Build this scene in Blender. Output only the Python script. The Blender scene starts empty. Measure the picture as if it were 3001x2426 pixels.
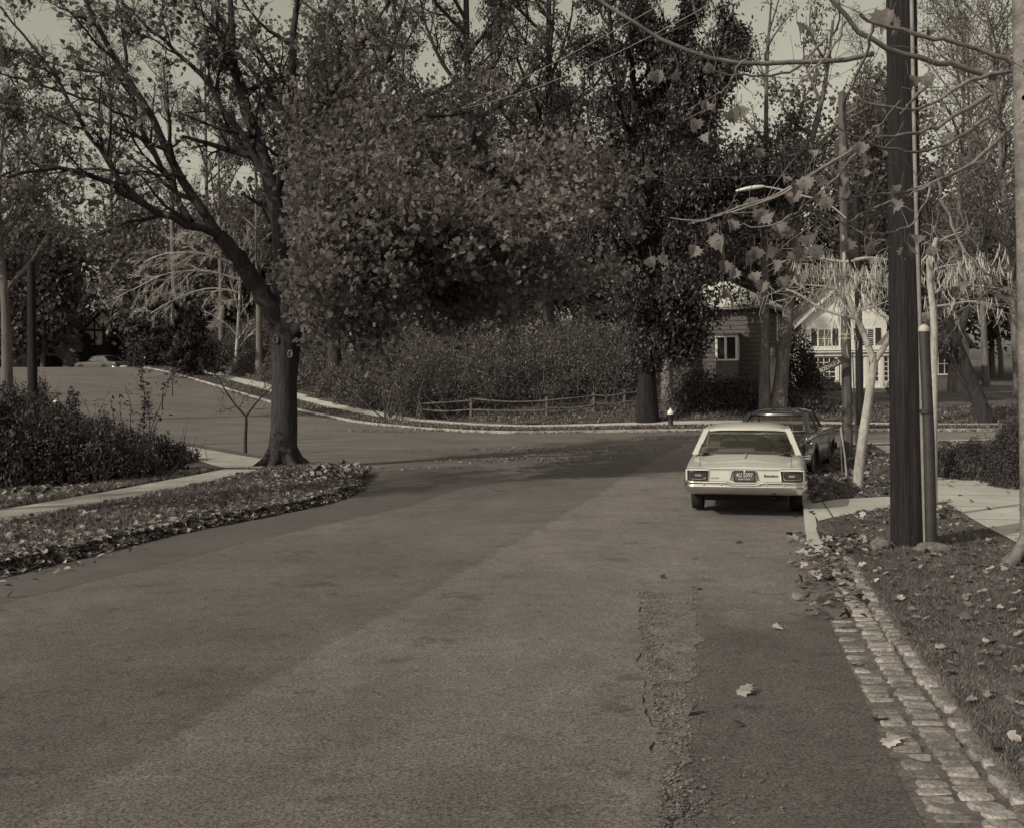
import bpy, bmesh, math, random
import numpy as np
from mathutils import Vector, Matrix
from mathutils.geometry import delaunay_2d_cdt
R = math.radians
SC = bpy.context.scene
COL = SC.collection

# ---------------------------------------------------------------- camera, sky, sun, exposure
EYE = 1.75
cam_d = bpy.data.cameras.new("camera"); cam = bpy.data.objects.new("camera", cam_d); COL.objects.link(cam)
cam_d.sensor_width = 36; cam_d.lens = 36 * 3000 / 3001; cam_d.shift_y = -0.0377
cam_d.clip_start = .05; cam_d.clip_end = 2500
cam.matrix_world = Matrix.Translation((0, 0, EYE)) @ Matrix.Rotation(R(90), 4, 'X') @ Matrix.Rotation(R(-.6), 4, 'Z')
SC.camera = cam
SUN_AZ = math.atan2(-.80, -.60); SUN_EL = R(30)       # azimuth measured from +Y towards +X
SKY = .15; SUN = 2.6; EXPO = .1
w = bpy.data.worlds.new("World"); SC.world = w; w.use_nodes = True
nt = w.node_tree; bg = nt.nodes['Background']; bg.inputs['Strength'].default_value = SKY
sk = nt.nodes.new('ShaderNodeTexSky'); sk.sky_type = 'NISHITA'; sk.sun_disc = False
sk.sun_elevation = SUN_EL; sk.sun_rotation = SUN_AZ; sk.air_density = 1.2; sk.dust_density = 4.0
bw = nt.nodes.new('ShaderNodeRGBToBW'); nt.links.new(sk.outputs[0], bw.inputs[0])
mr = nt.nodes.new('ShaderNodeMath'); mr.operation = 'MINIMUM'; mr.inputs[1].default_value = 7.0
nt.links.new(bw.outputs[0], mr.inputs[0])
tn = nt.nodes.new('ShaderNodeVectorMath'); tn.operation = 'MULTIPLY'; tn.inputs[1].default_value = (1.02, 1.0, .80)
nt.links.new(mr.outputs[0], tn.inputs[0]); nt.links.new(tn.outputs[0], bg.inputs['Color'])
sun_d = bpy.data.lights.new("sun", 'SUN'); sun_d.energy = SUN; sun_d.angle = R(.6); sun_d.color = (1, .985, .78)
sun = bpy.data.objects.new("sun", sun_d); COL.objects.link(sun)
to_sun = Vector((math.sin(SUN_AZ) * math.cos(SUN_EL), math.cos(SUN_AZ) * math.cos(SUN_EL), math.sin(SUN_EL)))
sun.rotation_euler = to_sun.to_track_quat('Z', 'Y').to_euler(); sun.location = to_sun * 60
SC.view_settings.view_transform = 'Standard'; SC.view_settings.look = 'None'
SC.view_settings.exposure = EXPO; SC.view_settings.gamma = 1
SC.cycles.max_bounces = 6; SC.cycles.diffuse_bounces = 3; SC.cycles.transparent_max_bounces = 12
SC.cycles.caustics_reflective = False; SC.cycles.caustics_refractive = False

# ---------------------------------------------------------------- view ray helpers and the lie of the land
F = 3000.0; CX, HY = 1500.0, 1100.0; ROLL = R(.6)
def ray(sx, sy):
    dx = sx - CX; dy = HY - sy; c, s = math.cos(ROLL), math.sin(ROLL)
    return (dx * c + dy * s) / F, (-dx * s + dy * c) / F
def P(sx, sy, D):
    u, v = ray(sx, sy); return np.array([u * D, D, EYE + v * D])
def smooth(a, n):
    k = np.hanning(n); k /= k.sum(); return np.convolve(np.pad(a, n // 2, 'edge'), k, 'valid')
_by = np.arange(-40, 200, .25)
_bz = smooth(np.interp(_by, [-40, 0, 4, 8, 12, 16, 20, 26, 1000], [.3, 0, -.14, -.28, -.42, -.53, -.59, -.62, -.62]), 17)
_ss = np.arange(-60, 260, .5)
_sz = smooth(np.interp(_ss, [-60, 0, 8, 16, 27, 37, 43, 49, 60, 100, 260], [0, 0, .15, .62, 1.72, 2.8, 3.28, 3.34, 2.7, 1.7, 1.7]), 15)
FX = [-70, -40, -33, -25, -18.6, -12, -7.3, -3.5, 0, 3, 6.5, 17, 60]; FY = [124, 89, 81, 72, 64, 55, 47.7, 43.4, 41.7, 41.2, 41.2, 40, 38]
def hgt(x, y):
    x = np.asarray(x, float); y = np.asarray(y, float)
    z = np.interp(y, _by, _bz) + np.interp(-.68 * x + .73 * (y - 44), _ss, _sz)
    d = (y - np.interp(x, FX, FY)) * np.where(x < -2, .72, 1)
    z = z + np.interp(d, [0, 4.6, 9, 15, 30, 60], [0, 0, .5, .9, 1.1, 1.3])
    return z + .9 * np.exp(-((x - 10.5) ** 2 + (y - 53) ** 2) / 45)
def G(sx, sy, off=0.):
    u, v = ray(sx, sy); t = np.arange(2, 160, .04)
    g = EYE + v * t - (hgt(u * t, t) + off); i = int(np.argmax(g < 0)); D = t[i]
    return np.array([u * D, D, float(hgt(u * D, D)) + off])
K = 1.3977
def GV(a, b, off=0.): return G(a * K, b * K, off)

# ---------------------------------------------------------------- materials
def tint(l):
    t = min(1, max(0, (l - .03) / .5))
    t2 = min(1, max(0, l / .12)); return (l * (1.15 - .11 * t), l * .955 + l * .025 * t, l * (1.14 - .14 * t2 - .04 * t), 1)
MATS = {}
def M(name, lum, var=.25, scale=3., rough=.85, bump=0., bscale=30., fine=0., fscale=80., spec=.3, metal=0., leaf=None, trans=0., stretch=(1, 1, 1), bands=None, coat=0., y_gain=None, lane=None):
    if name in MATS: return MATS[name]
    m = bpy.data.materials.new(name); m.use_nodes = True; MATS[name] = m
    n = m.node_tree.nodes; L = m.node_tree.links; b = n['Principled BSDF']
    b.inputs['Roughness'].default_value = rough; b.inputs['Specular IOR Level'].default_value = spec
    b.inputs['Metallic'].default_value = metal; b.inputs['Coat Weight'].default_value = coat
    tc = n.new('ShaderNodeTexCoord'); mp = n.new('ShaderNodeMapping'); mp.inputs['Scale'].default_value = stretch
    L.new(tc.outputs['Object'], mp.inputs[0])
    def noise(s, det=4, ro=.6):
        t = n.new('ShaderNodeTexNoise'); t.inputs['Scale'].default_value = s; t.inputs['Detail'].default_value = det
        t.inputs['Roughness'].default_value = ro; L.new(mp.outputs[0], t.inputs['Vector']); return t.outputs[0]
    def math_(op, a, c):
        t = n.new('ShaderNodeMath'); t.operation = op
        for i, v in enumerate((a, c)):
            if isinstance(v, (int, float)): t.inputs[i].default_value = v
            else: L.new(v, t.inputs[i])
        return t.outputs[0]
    def rng(v, a, c, lo=.3, hi=.7):
        t = n.new('ShaderNodeMapRange'); t.inputs[1].default_value = lo; t.inputs[2].default_value = hi
        t.inputs[3].default_value = a; t.inputs[4].default_value = c; L.new(v, t.inputs[0]); return t.outputs[0]
    fac = rng(noise(scale), 1 - var, 1 + var)
    if fine: fac = math_('MULTIPLY', fac, rng(noise(fscale, 2, .7), 1 - fine, 1 + fine))
    if bands:
        for s2, v2 in bands: fac = math_('MULTIPLY', fac, rng(noise(s2, 2), 1 - v2, 1 + v2))
    if lane:                                                     # two asphalt courses meeting along a broken seam, with old oil spots
        sp = n.new('ShaderNodeSeparateXYZ'); L.new(tc.outputs['Object'], sp.inputs[0]); yv = sp.outputs['Y']
        q = math_('ADD', math_('ADD', lane[2], math_('MULTIPLY', yv, lane[1])), math_('MULTIPLY', math_('MULTIPLY', yv, yv), lane[0]))
        dv = math_('ADD', math_('SUBTRACT', sp.outputs['X'], q), math_('ADD', math_('MULTIPLY', math_('SUBTRACT', noise(2.2, 5), .5), .5), math_('MULTIPLY', math_('SUBTRACT', noise(14, 3), .5), .22)))
        fac = math_('MULTIPLY', fac, rng(dv, .77, 1.0, -.06, .07)); fac = math_('MULTIPLY', fac, rng(math_('ABSOLUTE', dv, 0.), .84, 1.0, .0, .07))
        pd = math_('ADD', math_('SUBTRACT', math_('SUBTRACT', sp.outputs['X'], math_('MULTIPLY', yv, lane[3])), lane[4]), math_('ADD', math_('MULTIPLY', math_('SUBTRACT', noise(3.1, 5), .5), .30), math_('MULTIPLY', math_('SUBTRACT', noise(20, 3), .5), .10)))
        pf = math_('ADD', yv, math_('MULTIPLY', math_('SUBTRACT', noise(1.4, 4), .5), 2.6))
        pm_ = math_('MULTIPLY', rng(pd, 0., 1., -.03, .05), rng(pf, 1., 0., 8.2, 9.3))
        fac = math_('MULTIPLY', fac, math_('SUBTRACT', 1., math_('MULTIPLY', pm_, .29)))
        fac = math_('MULTIPLY', fac, rng(noise(1.7, 4), 1.0, .70, .63, .68)); fac = math_('MULTIPLY', fac, rng(noise(6.5, 3), 1.0, .72, .66, .70))
    if y_gain:                                                     # gradient painted into the colour, paler towards the junction, edge broken by noise
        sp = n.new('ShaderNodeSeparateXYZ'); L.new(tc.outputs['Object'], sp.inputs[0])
        fac = math_('MULTIPLY', fac, rng(math_('ADD', sp.outputs['Y'], math_('MULTIPLY', noise(.5), 7.)), y_gain[0], y_gain[1], y_gain[2], y_gain[3]))
    if leaf:
        at = n.new('ShaderNodeAttribute'); at.attribute_name = 'rnd'
        fac = math_('MULTIPLY', fac, rng(at.outputs['Fac'], leaf[0], leaf[1], 0, 1))
    sc = n.new('ShaderNodeVectorMath'); sc.operation = 'SCALE'; sc.inputs[0].default_value = tint(lum)[:3]
    L.new(fac, sc.inputs['Scale']); L.new(sc.outputs[0], b.inputs['Base Color'])
    if bump:
        bp = n.new('ShaderNodeBump'); bp.inputs['Strength'].default_value = bump; bp.inputs['Distance'].default_value = .02
        L.new(noise(bscale, 5, .7), bp.inputs['Height']); L.new(bp.outputs[0], b.inputs['Normal'])
    if trans:
        tr = n.new('ShaderNodeBsdfTranslucent'); L.new(sc.outputs[0], tr.inputs['Color'])
        mx = n.new('ShaderNodeMixShader'); mx.inputs[0].default_value = trans
        L.new(b.outputs[0], mx.inputs[1]); L.new(tr.outputs[0], mx.inputs[2]); L.new(mx.outputs[0], n['Material Output'].inputs[0])
    return m
def glass(name, clear=.6, lum=.3):
    if name in MATS: return MATS[name]
    m = bpy.data.materials.new(name); m.use_nodes = True; MATS[name] = m
    n = m.node_tree.nodes; L = m.node_tree.links; n.remove(n['Principled BSDF'])
    a = n.new('ShaderNodeBsdfTransparent'); a.inputs[0].default_value = tint(lum + .5)
    g = n.new('ShaderNodeBsdfGlossy'); g.inputs['Roughness'].default_value = .03; g.inputs[0].default_value = (.9, .9, .8, 1)
    mx = n.new('ShaderNodeMixShader'); mx.inputs[0].default_value = 1 - clear
    L.new(a.outputs[0], mx.inputs[1]); L.new(g.outputs[0], mx.inputs[2]); L.new(mx.outputs[0], n['Material Output'].inputs[0])
    return m
_sp = np.array([GV(*p)[:2] for p in ((170, 1640), (520, 1440), (800, 1300), (1000, 1190), (1180, 1080), (1290, 1000), (1400, 950))]); LANE = [float(v) for v in np.polyfit(_sp[:, 1], _sp[:, 0], 2)]
_pq = np.array([GV(*p)[:2] for p in ((1438, 1640), (1435, 1480), (1450, 1380), (1462, 1290), (1450, 1240))]); LANE += [float(v) for v in np.polyfit(_pq[:, 1], _pq[:, 0], 1)]
asphalt = M('coarse_asphalt', .152, .14, 1.2, .9, .6, 90, .66, 60, bands=[(.25, .12), (7, .10), (2.5, .07)], y_gain=(.94, 1.22, 7, 17), lane=LANE)
asphalt_b = M('smoother_asphalt', .130, .12, 1.0, .9, .35, 110, .40, 80, bands=[(.3, .16), (6, .09), (1.2, .08)], y_gain=(1.0, 1.12, 8, 20))
asphalt_c = M('dark_edge_asphalt', .108, .12, 1.0, .9, .3, 110, .18, 70, bands=[(.4, .12), (5, .08)])
asphalt_d = M('patched_asphalt', .115, .16, 1.3, .85, .3, 110, .38, 90, bands=[(.5, .12), (9, .08)])
asphalt_x = M('cross_street_asphalt', .145, .16, .5, .9, .3, 60, .15, 40, bands=[(.15, .14)], stretch=(1, 1.8, 1))
rubble_m = M('broken_asphalt', .168, .30, 5, .95, .9, 60, .6, 45)
concrete = M('sidewalk_concrete', .45, .12, 1.5, .9, .25, 60, .14, 40, bands=[(.3, .1)])
soil = M('leafy_soil', .10, .45, 2.5, 1, .8, 25, .5, 22, bands=[(.3, .25)])
lawn_m = M('rough_lawn', .10, .4, 1.3, 1, .8, 30, .45, 30, bands=[(.2, .3)])
grass_m = M('grass_blades', .135, .3, 2, .9, leaf=(.4, 1.9), trans=.3)
litter_m = M('dry_leaf_litter', .165, .3, 8, .8, leaf=(.2, 2.6), trans=.15)
stone_m = M('granite_setts', .27, .35, 9, .9, .9, 45, .4, 50, leaf=(.6, 1.35))
bark = M('dark_bark', .038, .35, 5, .95, 1, 40, .35, 20, stretch=(1, 1, .15))
bark_m = M('grey_bark', .13, .35, 4, .95, .9, 30, .3, 15, stretch=(1, 1, .2))
bark_l = M('pale_bark', .34, .3, 6, .85, .5, 30, .25, 30, stretch=(1, 1, .35))
leaf_maple = M('maple_leaf', .20, .35, .5, .7, leaf=(.6, 1.6), trans=.5, spec=.15)
leaf_dark = M('glossy_dark_leaf', .05, .3, .5, .45, leaf=(.4, 1.9), trans=.15, spec=.5)
leaf_mid = M('thin_autumn_leaf', .13, .3, .3, .7, leaf=(.5, 1.7), trans=.35)
leaf_far = M('distant_leaf', .15, .35, .12, .8, leaf=(.5, 1.6), trans=.35)
leaf_vine = M('vine_leaf', .13, .3, .4, .7, leaf=(.4, 1.8), trans=.25)
leaf_near = M('near_maple_leaf', .15, .25, 9, .55, leaf=(.65, 1.5), trans=.35)
needle = M('conifer_needle', .04, .3, .4, .8, leaf=(.5, 1.8), trans=.1)
hedge_leaf = M('hedge_leaf', .075, .3, 2, .6, leaf=(.4, 1.8), trans=.2)
pole_m = M('creosoted_pole_wood', .020, .5, 9, .9, 1, 90, .6, 60, stretch=(1, 1, .035), bands=[(1.5, .3)])
pole_g = M('weathered_pole_wood', .09, .3, 4, .9, .8, 60, .3, 30, stretch=(1, 1, .06))
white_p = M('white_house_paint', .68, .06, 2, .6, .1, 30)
shingle = M('brown_shingle', .12, .25, 3, .9, .6, 12, .2, 14, stretch=(1, 1, 4))
roof_l = M('pale_roof_shingle', .62, .18, 5, .8, .4, 20, .15, 12)
roof_d = M('dark_roof_shingle', .12, .2, 5, .9, .4, 20)
black_m = M('black_opening', .012, .1, 3, .5)
shutter_m = M('dark_shutter', .03, .2, 3, .6)
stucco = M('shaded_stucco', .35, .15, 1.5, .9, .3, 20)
timber = M('dark_timber', .03, .2, 3, .8)
rail_m = M('weathered_rail', .11, .4, 4, .9, .5, 30, .3, 20)
metal_d = M('dark_iron', .035, .3, 6, .55, .2, 40, spec=.5)
metal_g = M('grey_metal', .45, .1, 4, .4, metal=.3)
chrome = M('chrome', .72, .04, 8, .22, metal=1)
car_white = M('cream_white_car_paint', .60, .04, 2.5, .28, coat=.5, spec=.5)
car_dark = M('dark_car_paint', .028, .1, 2, .2, coat=.7, spec=.5)
rubber = M('tyre_rubber', .022, .2, 12, .85, .2, 60)
under_m = M('dark_underbody', .015, .2, 5, .9)
seat_m = M('seat_vinyl', .22, .12, 4, .6)
lens_m = M('tail_lamp_lens', .035, .5, 30, .5, spec=.3)
plate_m = M('licence_plate_metal', .085, .1, 8, .5)
ink_w = M('raised_pale_paint', .62, .04, 8, .5)
ink_d = M('dark_paint', .03, .04, 8, .5)
pod_m = M('pale_seed_pod', .55, .2, 9, .7, leaf=(.55, 1.3), trans=.3)
wire_m = M('weathered_wire', .30, .1, 5, .5)
lamp_m = M('white_enamel', .75, .05, 4, .35)
glass_c = glass('car_glass', .84, .12)
glass_h = M('window_glass', .03, .1, 3, .08, spec=.8)

# ---------------------------------------------------------------- mesh collector
class MB:
    def __init__(s): s.v = []; s.n = 0; s.f = []; s.r = []; s.mi = []; s.sm = []
    def add(s, v, f, rnd=None, mi=0, smooth=False):
        v = np.asarray(v, float).reshape(-1, 3); f = np.asarray(f, int)
        if f.ndim == 1: f = f[None]
        s.v.append(v); s.f.append(f + s.n); s.n += len(v)
        s.r.append(np.full(len(f), .5) if rnd is None else np.broadcast_to(np.asarray(rnd, float), (len(f),)))
        s.mi.append(np.full(len(f), mi)); s.sm.append(np.full(len(f), smooth)); return s
    def build(s, name, mats, parent=None, origin=None):
        me = bpy.data.meshes.new(name)
        if not isinstance(mats, (list, tuple)): mats = [mats]
        if s.n:
            v = np.concatenate(s.v)
            if origin is not None: v = v - np.asarray(origin, float)
            lt = np.concatenate([np.full(len(f), f.shape[1]) for f in s.f]); li = np.concatenate([f.ravel() for f in s.f])
            me.vertices.add(len(v)); me.vertices.foreach_set('co', v.ravel().astype('f4'))
            me.loops.add(len(li)); me.loops.foreach_set('vertex_index', li.astype('i4'))
            me.polygons.add(len(lt)); ls = np.concatenate([[0], np.cumsum(lt)[:-1]])
            me.polygons.foreach_set('loop_start', ls.astype('i4'))
            me.polygons.foreach_set('material_index', np.concatenate(s.mi).astype('i4'))
            me.polygons.foreach_set('use_smooth', np.concatenate(s.sm))
            a = me.attributes.new('rnd', 'FLOAT', 'FACE'); a.data.foreach_set('value', np.concatenate(s.r).astype('f4'))
            me.update(calc_edges=True)
        for m in mats: me.materials.append(m)
        o = bpy.data.objects.new(name, me); COL.objects.link(o)
        if parent is not None: o.parent = parent
        elif origin is not None: o.location = origin
        return o
    def box(s, c, d, rz=0., mi=0, R3=None):
        x, y, z = [q / 2 for q in d]
        v = np.array([[i * x, j * y, k * z] for k in (-1, 1) for j in (-1, 1) for i in (-1, 1)], float)
        if R3 is not None: v = v @ np.asarray(R3).T
        elif rz: cs, sn = math.cos(rz), math.sin(rz); v = v @ np.array([[cs, -sn, 0], [sn, cs, 0], [0, 0, 1]]).T
        return s.add(v + np.asarray(c, float), [[0, 2, 3, 1], [4, 5, 7, 6], [0, 1, 5, 4], [2, 6, 7, 3], [0, 4, 6, 2], [1, 3, 7, 5]], mi=mi)
    def tube(s, p, r, k=6, rnd=None, mi=0, cap=False, smooth=True):
        p = np.asarray(p, float); n = len(p); r = np.broadcast_to(np.asarray(r, float), (n,))
        t = np.gradient(p, axis=0); t /= np.linalg.norm(t, axis=1, keepdims=True) + 1e-9
        ref = np.array([0, 0, 1.]) if abs(t[0, 2]) < .9 else np.array([1., 0, 0])
        a = np.cross(t, ref); a /= np.linalg.norm(a, axis=1, keepdims=True) + 1e-9; b = np.cross(t, a)
        th = np.linspace(0, 2 * np.pi, k, endpoint=False)
        v = p[:, None] + r[:, None, None] * (np.cos(th)[None, :, None] * a[:, None] + np.sin(th)[None, :, None] * b[:, None])
        i = np.arange(n - 1)[:, None] * k; j = np.arange(k)[None]; j2 = (j + 1) % k
        f = np.stack([i + j, i + j2, i + k + j2, i + k + j], -1).reshape(-1, 4)
        s.add(v, f, rnd, mi, smooth)
        if cap:
            s.add(v[-1], np.arange(k), None, mi); s.add(v[0], np.arange(k)[::-1], None, mi)
        return s
    def lathe(s, prof, c=(0, 0, 0), k=24, axis='z', mi=0, smooth=True):
        pr = np.asarray(prof, float); th = np.linspace(0, 2 * np.pi, k, endpoint=False)
        rr = pr[:, 0][:, None]; h = np.broadcast_to(pr[:, 1][:, None], (len(pr), k))
        X, Y = rr * np.cos(th), rr * np.sin(th)
        v = np.stack({'z': (X, Y, h), 'x': (h, X, Y), 'y': (X, h, Y)}[axis], -1) + np.asarray(c, float)
        n = len(pr); i = np.arange(n - 1)[:, None] * k; j = np.arange(k)[None]; j2 = (j + 1) % k
        return s.add(v, np.stack([i + j, i + j2, i + k + j2, i + k + j], -1).reshape(-1, 4), None, mi, smooth)
    def grid(s, v, mi=0, smooth=True, close=False, rnd=None):
        v = np.asarray(v, float); m, n = v.shape[:2]
        i = np.arange(m - 1)[:, None] * n; nn = n if close else n - 1; j = np.arange(nn)[None]; j2 = (j + 1) % n
        return s.add(v, np.stack([i + j, i + j2, i + n + j2, i + n + j], -1).reshape(-1, 4), rnd, mi, smooth)

def tag(o, label=None, cat=None, group=None, kind=None):
    if label: o['label'] = label
    if cat: o['category'] = cat
    if group: o['group'] = group
    if kind: o['kind'] = kind
    return o
def thing(name, loc, label, cat, group=None, rz=0.):
    o = bpy.data.objects.new(name, None); COL.objects.link(o); o.location = loc; o.rotation_euler = (0, 0, rz)
    o.empty_display_size = .2
    return tag(o, label, cat, group)
def copy_tree(o, parent=None):
    c = o.copy(); COL.objects.link(c); c.parent = parent
    for ch in [q for q in bpy.data.objects if q.parent == o]: copy_tree(ch, c)
    return c

# ---------------------------------------------------------------- leaves
def rot_rand(n, rng, tilt=1.2):
    yaw = rng.uniform(0, 2 * np.pi, n); a = rng.normal(0, tilt, n); b = rng.normal(0, tilt, n)
    def rx(t): z = np.zeros_like(t); o = z + 1; return np.stack([np.stack([o, z, z], -1), np.stack([z, np.cos(t), -np.sin(t)], -1), np.stack([z, np.sin(t), np.cos(t)], -1)], -2)
    def ry(t): z = np.zeros_like(t); o = z + 1; return np.stack([np.stack([np.cos(t), z, np.sin(t)], -1), np.stack([z, o, z], -1), np.stack([-np.sin(t), z, np.cos(t)], -1)], -2)
    def rz(t): z = np.zeros_like(t); o = z + 1; return np.stack([np.stack([np.cos(t), -np.sin(t), z], -1), np.stack([np.sin(t), np.cos(t), z], -1), np.stack([z, z, o], -1)], -2)
    return rz(yaw) @ rx(a) @ ry(b)
T_MAPLE = np.array([[0, -.45, 0], [.3, -.3, .05], [.5, 0, .1], [.25, .05, .02], [.28, .35, .08], [0, .55, -.05], [-.28, .35, .08], [-.25, .05, .02], [-.5, 0, .1], [-.3, -.3, .05]])
T_OVAL = np.array([[0, -.5, 0], [.2, -.1, .06], [.16, .2, .06], [0, .5, -.03], [-.16, .2, .06], [-.2, -.1, .06]])
T_TRI = np.array([[-.5, -.2, 0], [.45, -.35, .1], [.1, .55, 0]])
T_QUAD = np.array([[-.5, -.3, 0], [.35, -.45, .15], [.5, .3, 0], [-.2, .5, .1]])
T_NEEDLE = np.array([[-.08, -.5, 0], [.08, -.5, 0], [.14, .0, .03], [0, .6, 0], [-.14, 0, .03]])
def leaves(mb, pos, size, T, rng, tilt=1.2, mi=0):
    pos = np.asarray(pos, float).reshape(-1, 3); n = len(pos)
    if not n: return
    Rm = rot_rand(n, rng, tilt); s = np.asarray(size) * rng.uniform(.65, 1.3, n)
    v = np.einsum('nij,kj->nki', Rm, T) * s[:, None, None] + pos[:, None]
    k = len(T); mb.add(v, np.arange(n * k).reshape(n, k), rng.uniform(0, 1, n) ** 1.8, mi)

# ---------------------------------------------------------------- ground
def poly_sheet(mb, outer, off, step, holes=None, inner=None):
    outer = [tuple(map(float, p[:2])) for p in outer]
    xs = [p[0] for p in outer]; ys = [p[1] for p in outer]
    def inside(X, Y):
        c = np.zeros(X.shape, bool); n = len(outer)
        for i in range(n):
            x1, y1 = outer[i]; x2, y2 = outer[(i + 1) % n]
            if y1 == y2: continue
            c ^= ((y1 > Y) != (y2 > Y)) & (X < (x2 - x1) * (Y - y1) / (y2 - y1) + x1)
        return c
    X, Y = np.meshgrid(np.arange(min(xs) + step / 3, max(xs), step), np.arange(min(ys) + step / 3, max(ys), step)); X, Y = X.ravel(), Y.ravel()
    k = inside(X, Y); pts = []
    for i in range(len(outer)):                                   # densify the outline
        a = np.array(outer[i]); b = np.array(outer[(i + 1) % len(outer)]); m = max(1, int(np.linalg.norm(b - a) / step))
        pts += [tuple(a + (b - a) * t / m) for t in range(m)]
    no = len(pts); al = [Vector(p) for p in pts] + [Vector((a, b)) for a, b in zip(X[k], Y[k])]
    vs, es, fs, *_ = delaunay_2d_cdt(al, [], [list(range(no))], 1, 1e-5)
    V = np.array([[p.x, p.y] for p in vs]); Z = hgt(V[:, 0], V[:, 1]) + off
    f = np.array([q if True else q for q in fs if len(q) == 3])
    a, b, c = V[f[:, 0]], V[f[:, 1]], V[f[:, 2]]
    flip = ((b - a)[:, 0] * (c - a)[:, 1] - (b - a)[:, 1] * (c - a)[:, 0]) < 0
    f[flip] = f[flip][:, ::-1]
    mb.add(np.column_stack([V, Z]), f, smooth=True); return mb
def dense(pts, step=.5):
    pts = [np.asarray(p[:2], float) for p in pts]; out = []
    for a, b in zip(pts[:-1], pts[1:]):
        m = max(1, int(np.linalg.norm(b - a) / step)); out += [a + (b - a) * t / m for t in range(m)]
    return np.array(out + [pts[-1]])
def round_line(pts, step=.5, n=7):
    d = dense(pts, step); return np.column_stack([smooth(d[:, 0], n), smooth(d[:, 1], n)])
def strip(mb, line, w0, w1, z0, z1, mi=0):                      # flat band alongside a line; w>0 is to the right of travel
    t = np.gradient(line, axis=0); t /= np.linalg.norm(t, axis=1, keepdims=True); nrm = np.column_stack([t[:, 1], -t[:, 0]])
    a = line + nrm * w0; b = line + nrm * w1
    A = np.column_stack([a, hgt(a[:, 0], a[:, 1]) + z0]); B = np.column_stack([b, hgt(b[:, 0], b[:, 1]) + z1])
    mb.grid(np.stack([A, B], 1), mi=mi); return A, B
VG = .11                                                         # verge height above the carriageway
ax = np.concatenate([-np.geomspace(900, 62, 14), np.arange(-60, 61, 1.), np.geomspace(62, 900, 14)])
ay = np.concatenate([-np.geomspace(300, 22, 8), np.arange(-20, 131, 1.), np.geomspace(133, 1800, 14)])
XX, YY = np.meshgrid(ax, ay); g = MB(); g.grid(np.stack([XX, YY, hgt(XX, YY) - .12], -1)); tag(g.build('ground', soil), 'leaf strewn soil under the whole neighbourhood', kind='structure')

right_kerb = round_line([(-1.4, -14), (.2, -2), GV(1960, 1736), GV(1895, 1640), GV(1840, 1500), GV(1790, 1400), GV(1745, 1300), GV(1715, 1210), GV(1690, 1130), (4.73, 16.7), (6.0, 22), (7.05, 26), (8.2, 29), (10.5, 31.8), (14, 33.4), (22, 33.6), (60, 32.5)], .4, 5)
left_kerb = round_line([(-11.2, -14), (-8.0, 0), (-6.6, 7), GV(57, 1192), GV(350, 1120), GV(560, 1080), GV(680, 1055), GV(745, 1030), GV(748, 1010), GV(720, 990), GV(640, 975), GV(560, 965), (-9.5, 33.2), (-14, 39.5), (-21.5, 49.5), (-32, 62.5), (-40, 72), (-52, 87), (-64, 104)], .4, 5)
far_kerb = round_line([(60, 38), (17, 39.9), (6.4, 41.3), (-.4, 41.5), (-3.9, 44.2), (-7.4, 48.6), (-12.3, 55.8), (-18.8, 65.1), (-25.4, 73.6), (-33, 82), (-42, 93), (-54, 108)], .6, 7)
road_poly = np.concatenate([right_kerb, far_kerb, left_kerb[::-1]])
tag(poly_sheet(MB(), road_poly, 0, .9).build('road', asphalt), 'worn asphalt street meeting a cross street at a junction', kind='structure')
rng = np.random.default_rng(5)
def ragged(line, amp, step=.12, seed=1):
    d = dense(line, step); r = np.random.default_rng(seed); n = smooth(r.normal(0, 1, len(d)), 5) * amp + smooth(r.normal(0, 1, len(d)), 31) * amp * 2
    t = np.gradient(d, axis=0); t /= np.linalg.norm(t, axis=1, keepdims=True) + 1e-9
    return d + np.column_stack([t[:, 1], -t[:, 0]]) * n[:, None]
# smoother lane left of the diagonal seam
_s = GV(170, 1640)[:2] - GV(520, 1440)[:2]
seam = ragged([GV(170, 1640)[:2] + _s * 3, GV(170, 1640), GV(520, 1440), GV(800, 1300), GV(1000, 1190), GV(1180, 1080), GV(1290, 1000), GV(1430, 948)], .035, .09, 2)
i0 = [q for q in left_kerb if -6 < q[1] < 21.2 and q[0] < -3.2]
lane = np.concatenate([seam, [GV(1300, 940)[:2], GV(1050, 975)[:2], GV(800, 1010)[:2]], np.array(i0)[::-1] + [.05, 0]])

edge = ragged([(-7.0, -6), (-5.6, 4), GV(57, 1250), GV(300, 1195), GV(500, 1140), GV(700, 1095), GV(860, 1060), GV(960, 1025), GV(1080, 1003)], .012, .15, 3)
ep = np.concatenate([edge, [GV(1000, 975)[:2], GV(760, 990)[:2]], np.array([q for q in left_kerb if -6 < q[1] < 22.5 and q[0] < -3.1])[::-1] + [.05, 0]])
tag(poly_sheet(MB(), ep, .002, .7).build('road_edge', asphalt_c), 'darker asphalt strip along the left kerb', kind='structure')
xp = np.concatenate([far_kerb[far_kerb[:, 0] < 14] * 1.0, left_kerb[(left_kerb[:, 1] > 24.2)][::-1], ragged([GV(760, 984), GV(1000, 960), GV(1150, 948), GV(1400, 930), (13.6, 36)], .05, .3, 8)])
xp[:, 1] -= 0
tag(poly_sheet(MB(), xp, .003, .9).build('cross_street', asphalt_x), 'paler asphalt of the cross street climbing a hill on the left', kind='structure')
pl = ragged([GV(1450, 1736), GV(1438, 1640), GV(1435, 1480), GV(1450, 1380), GV(1462, 1290), GV(1450, 1240)], .045, .06, 5)
pr_ = np.array([q + [.02, 0] for q in right_kerb if 3.2 < q[1] < 9.2])
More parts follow.
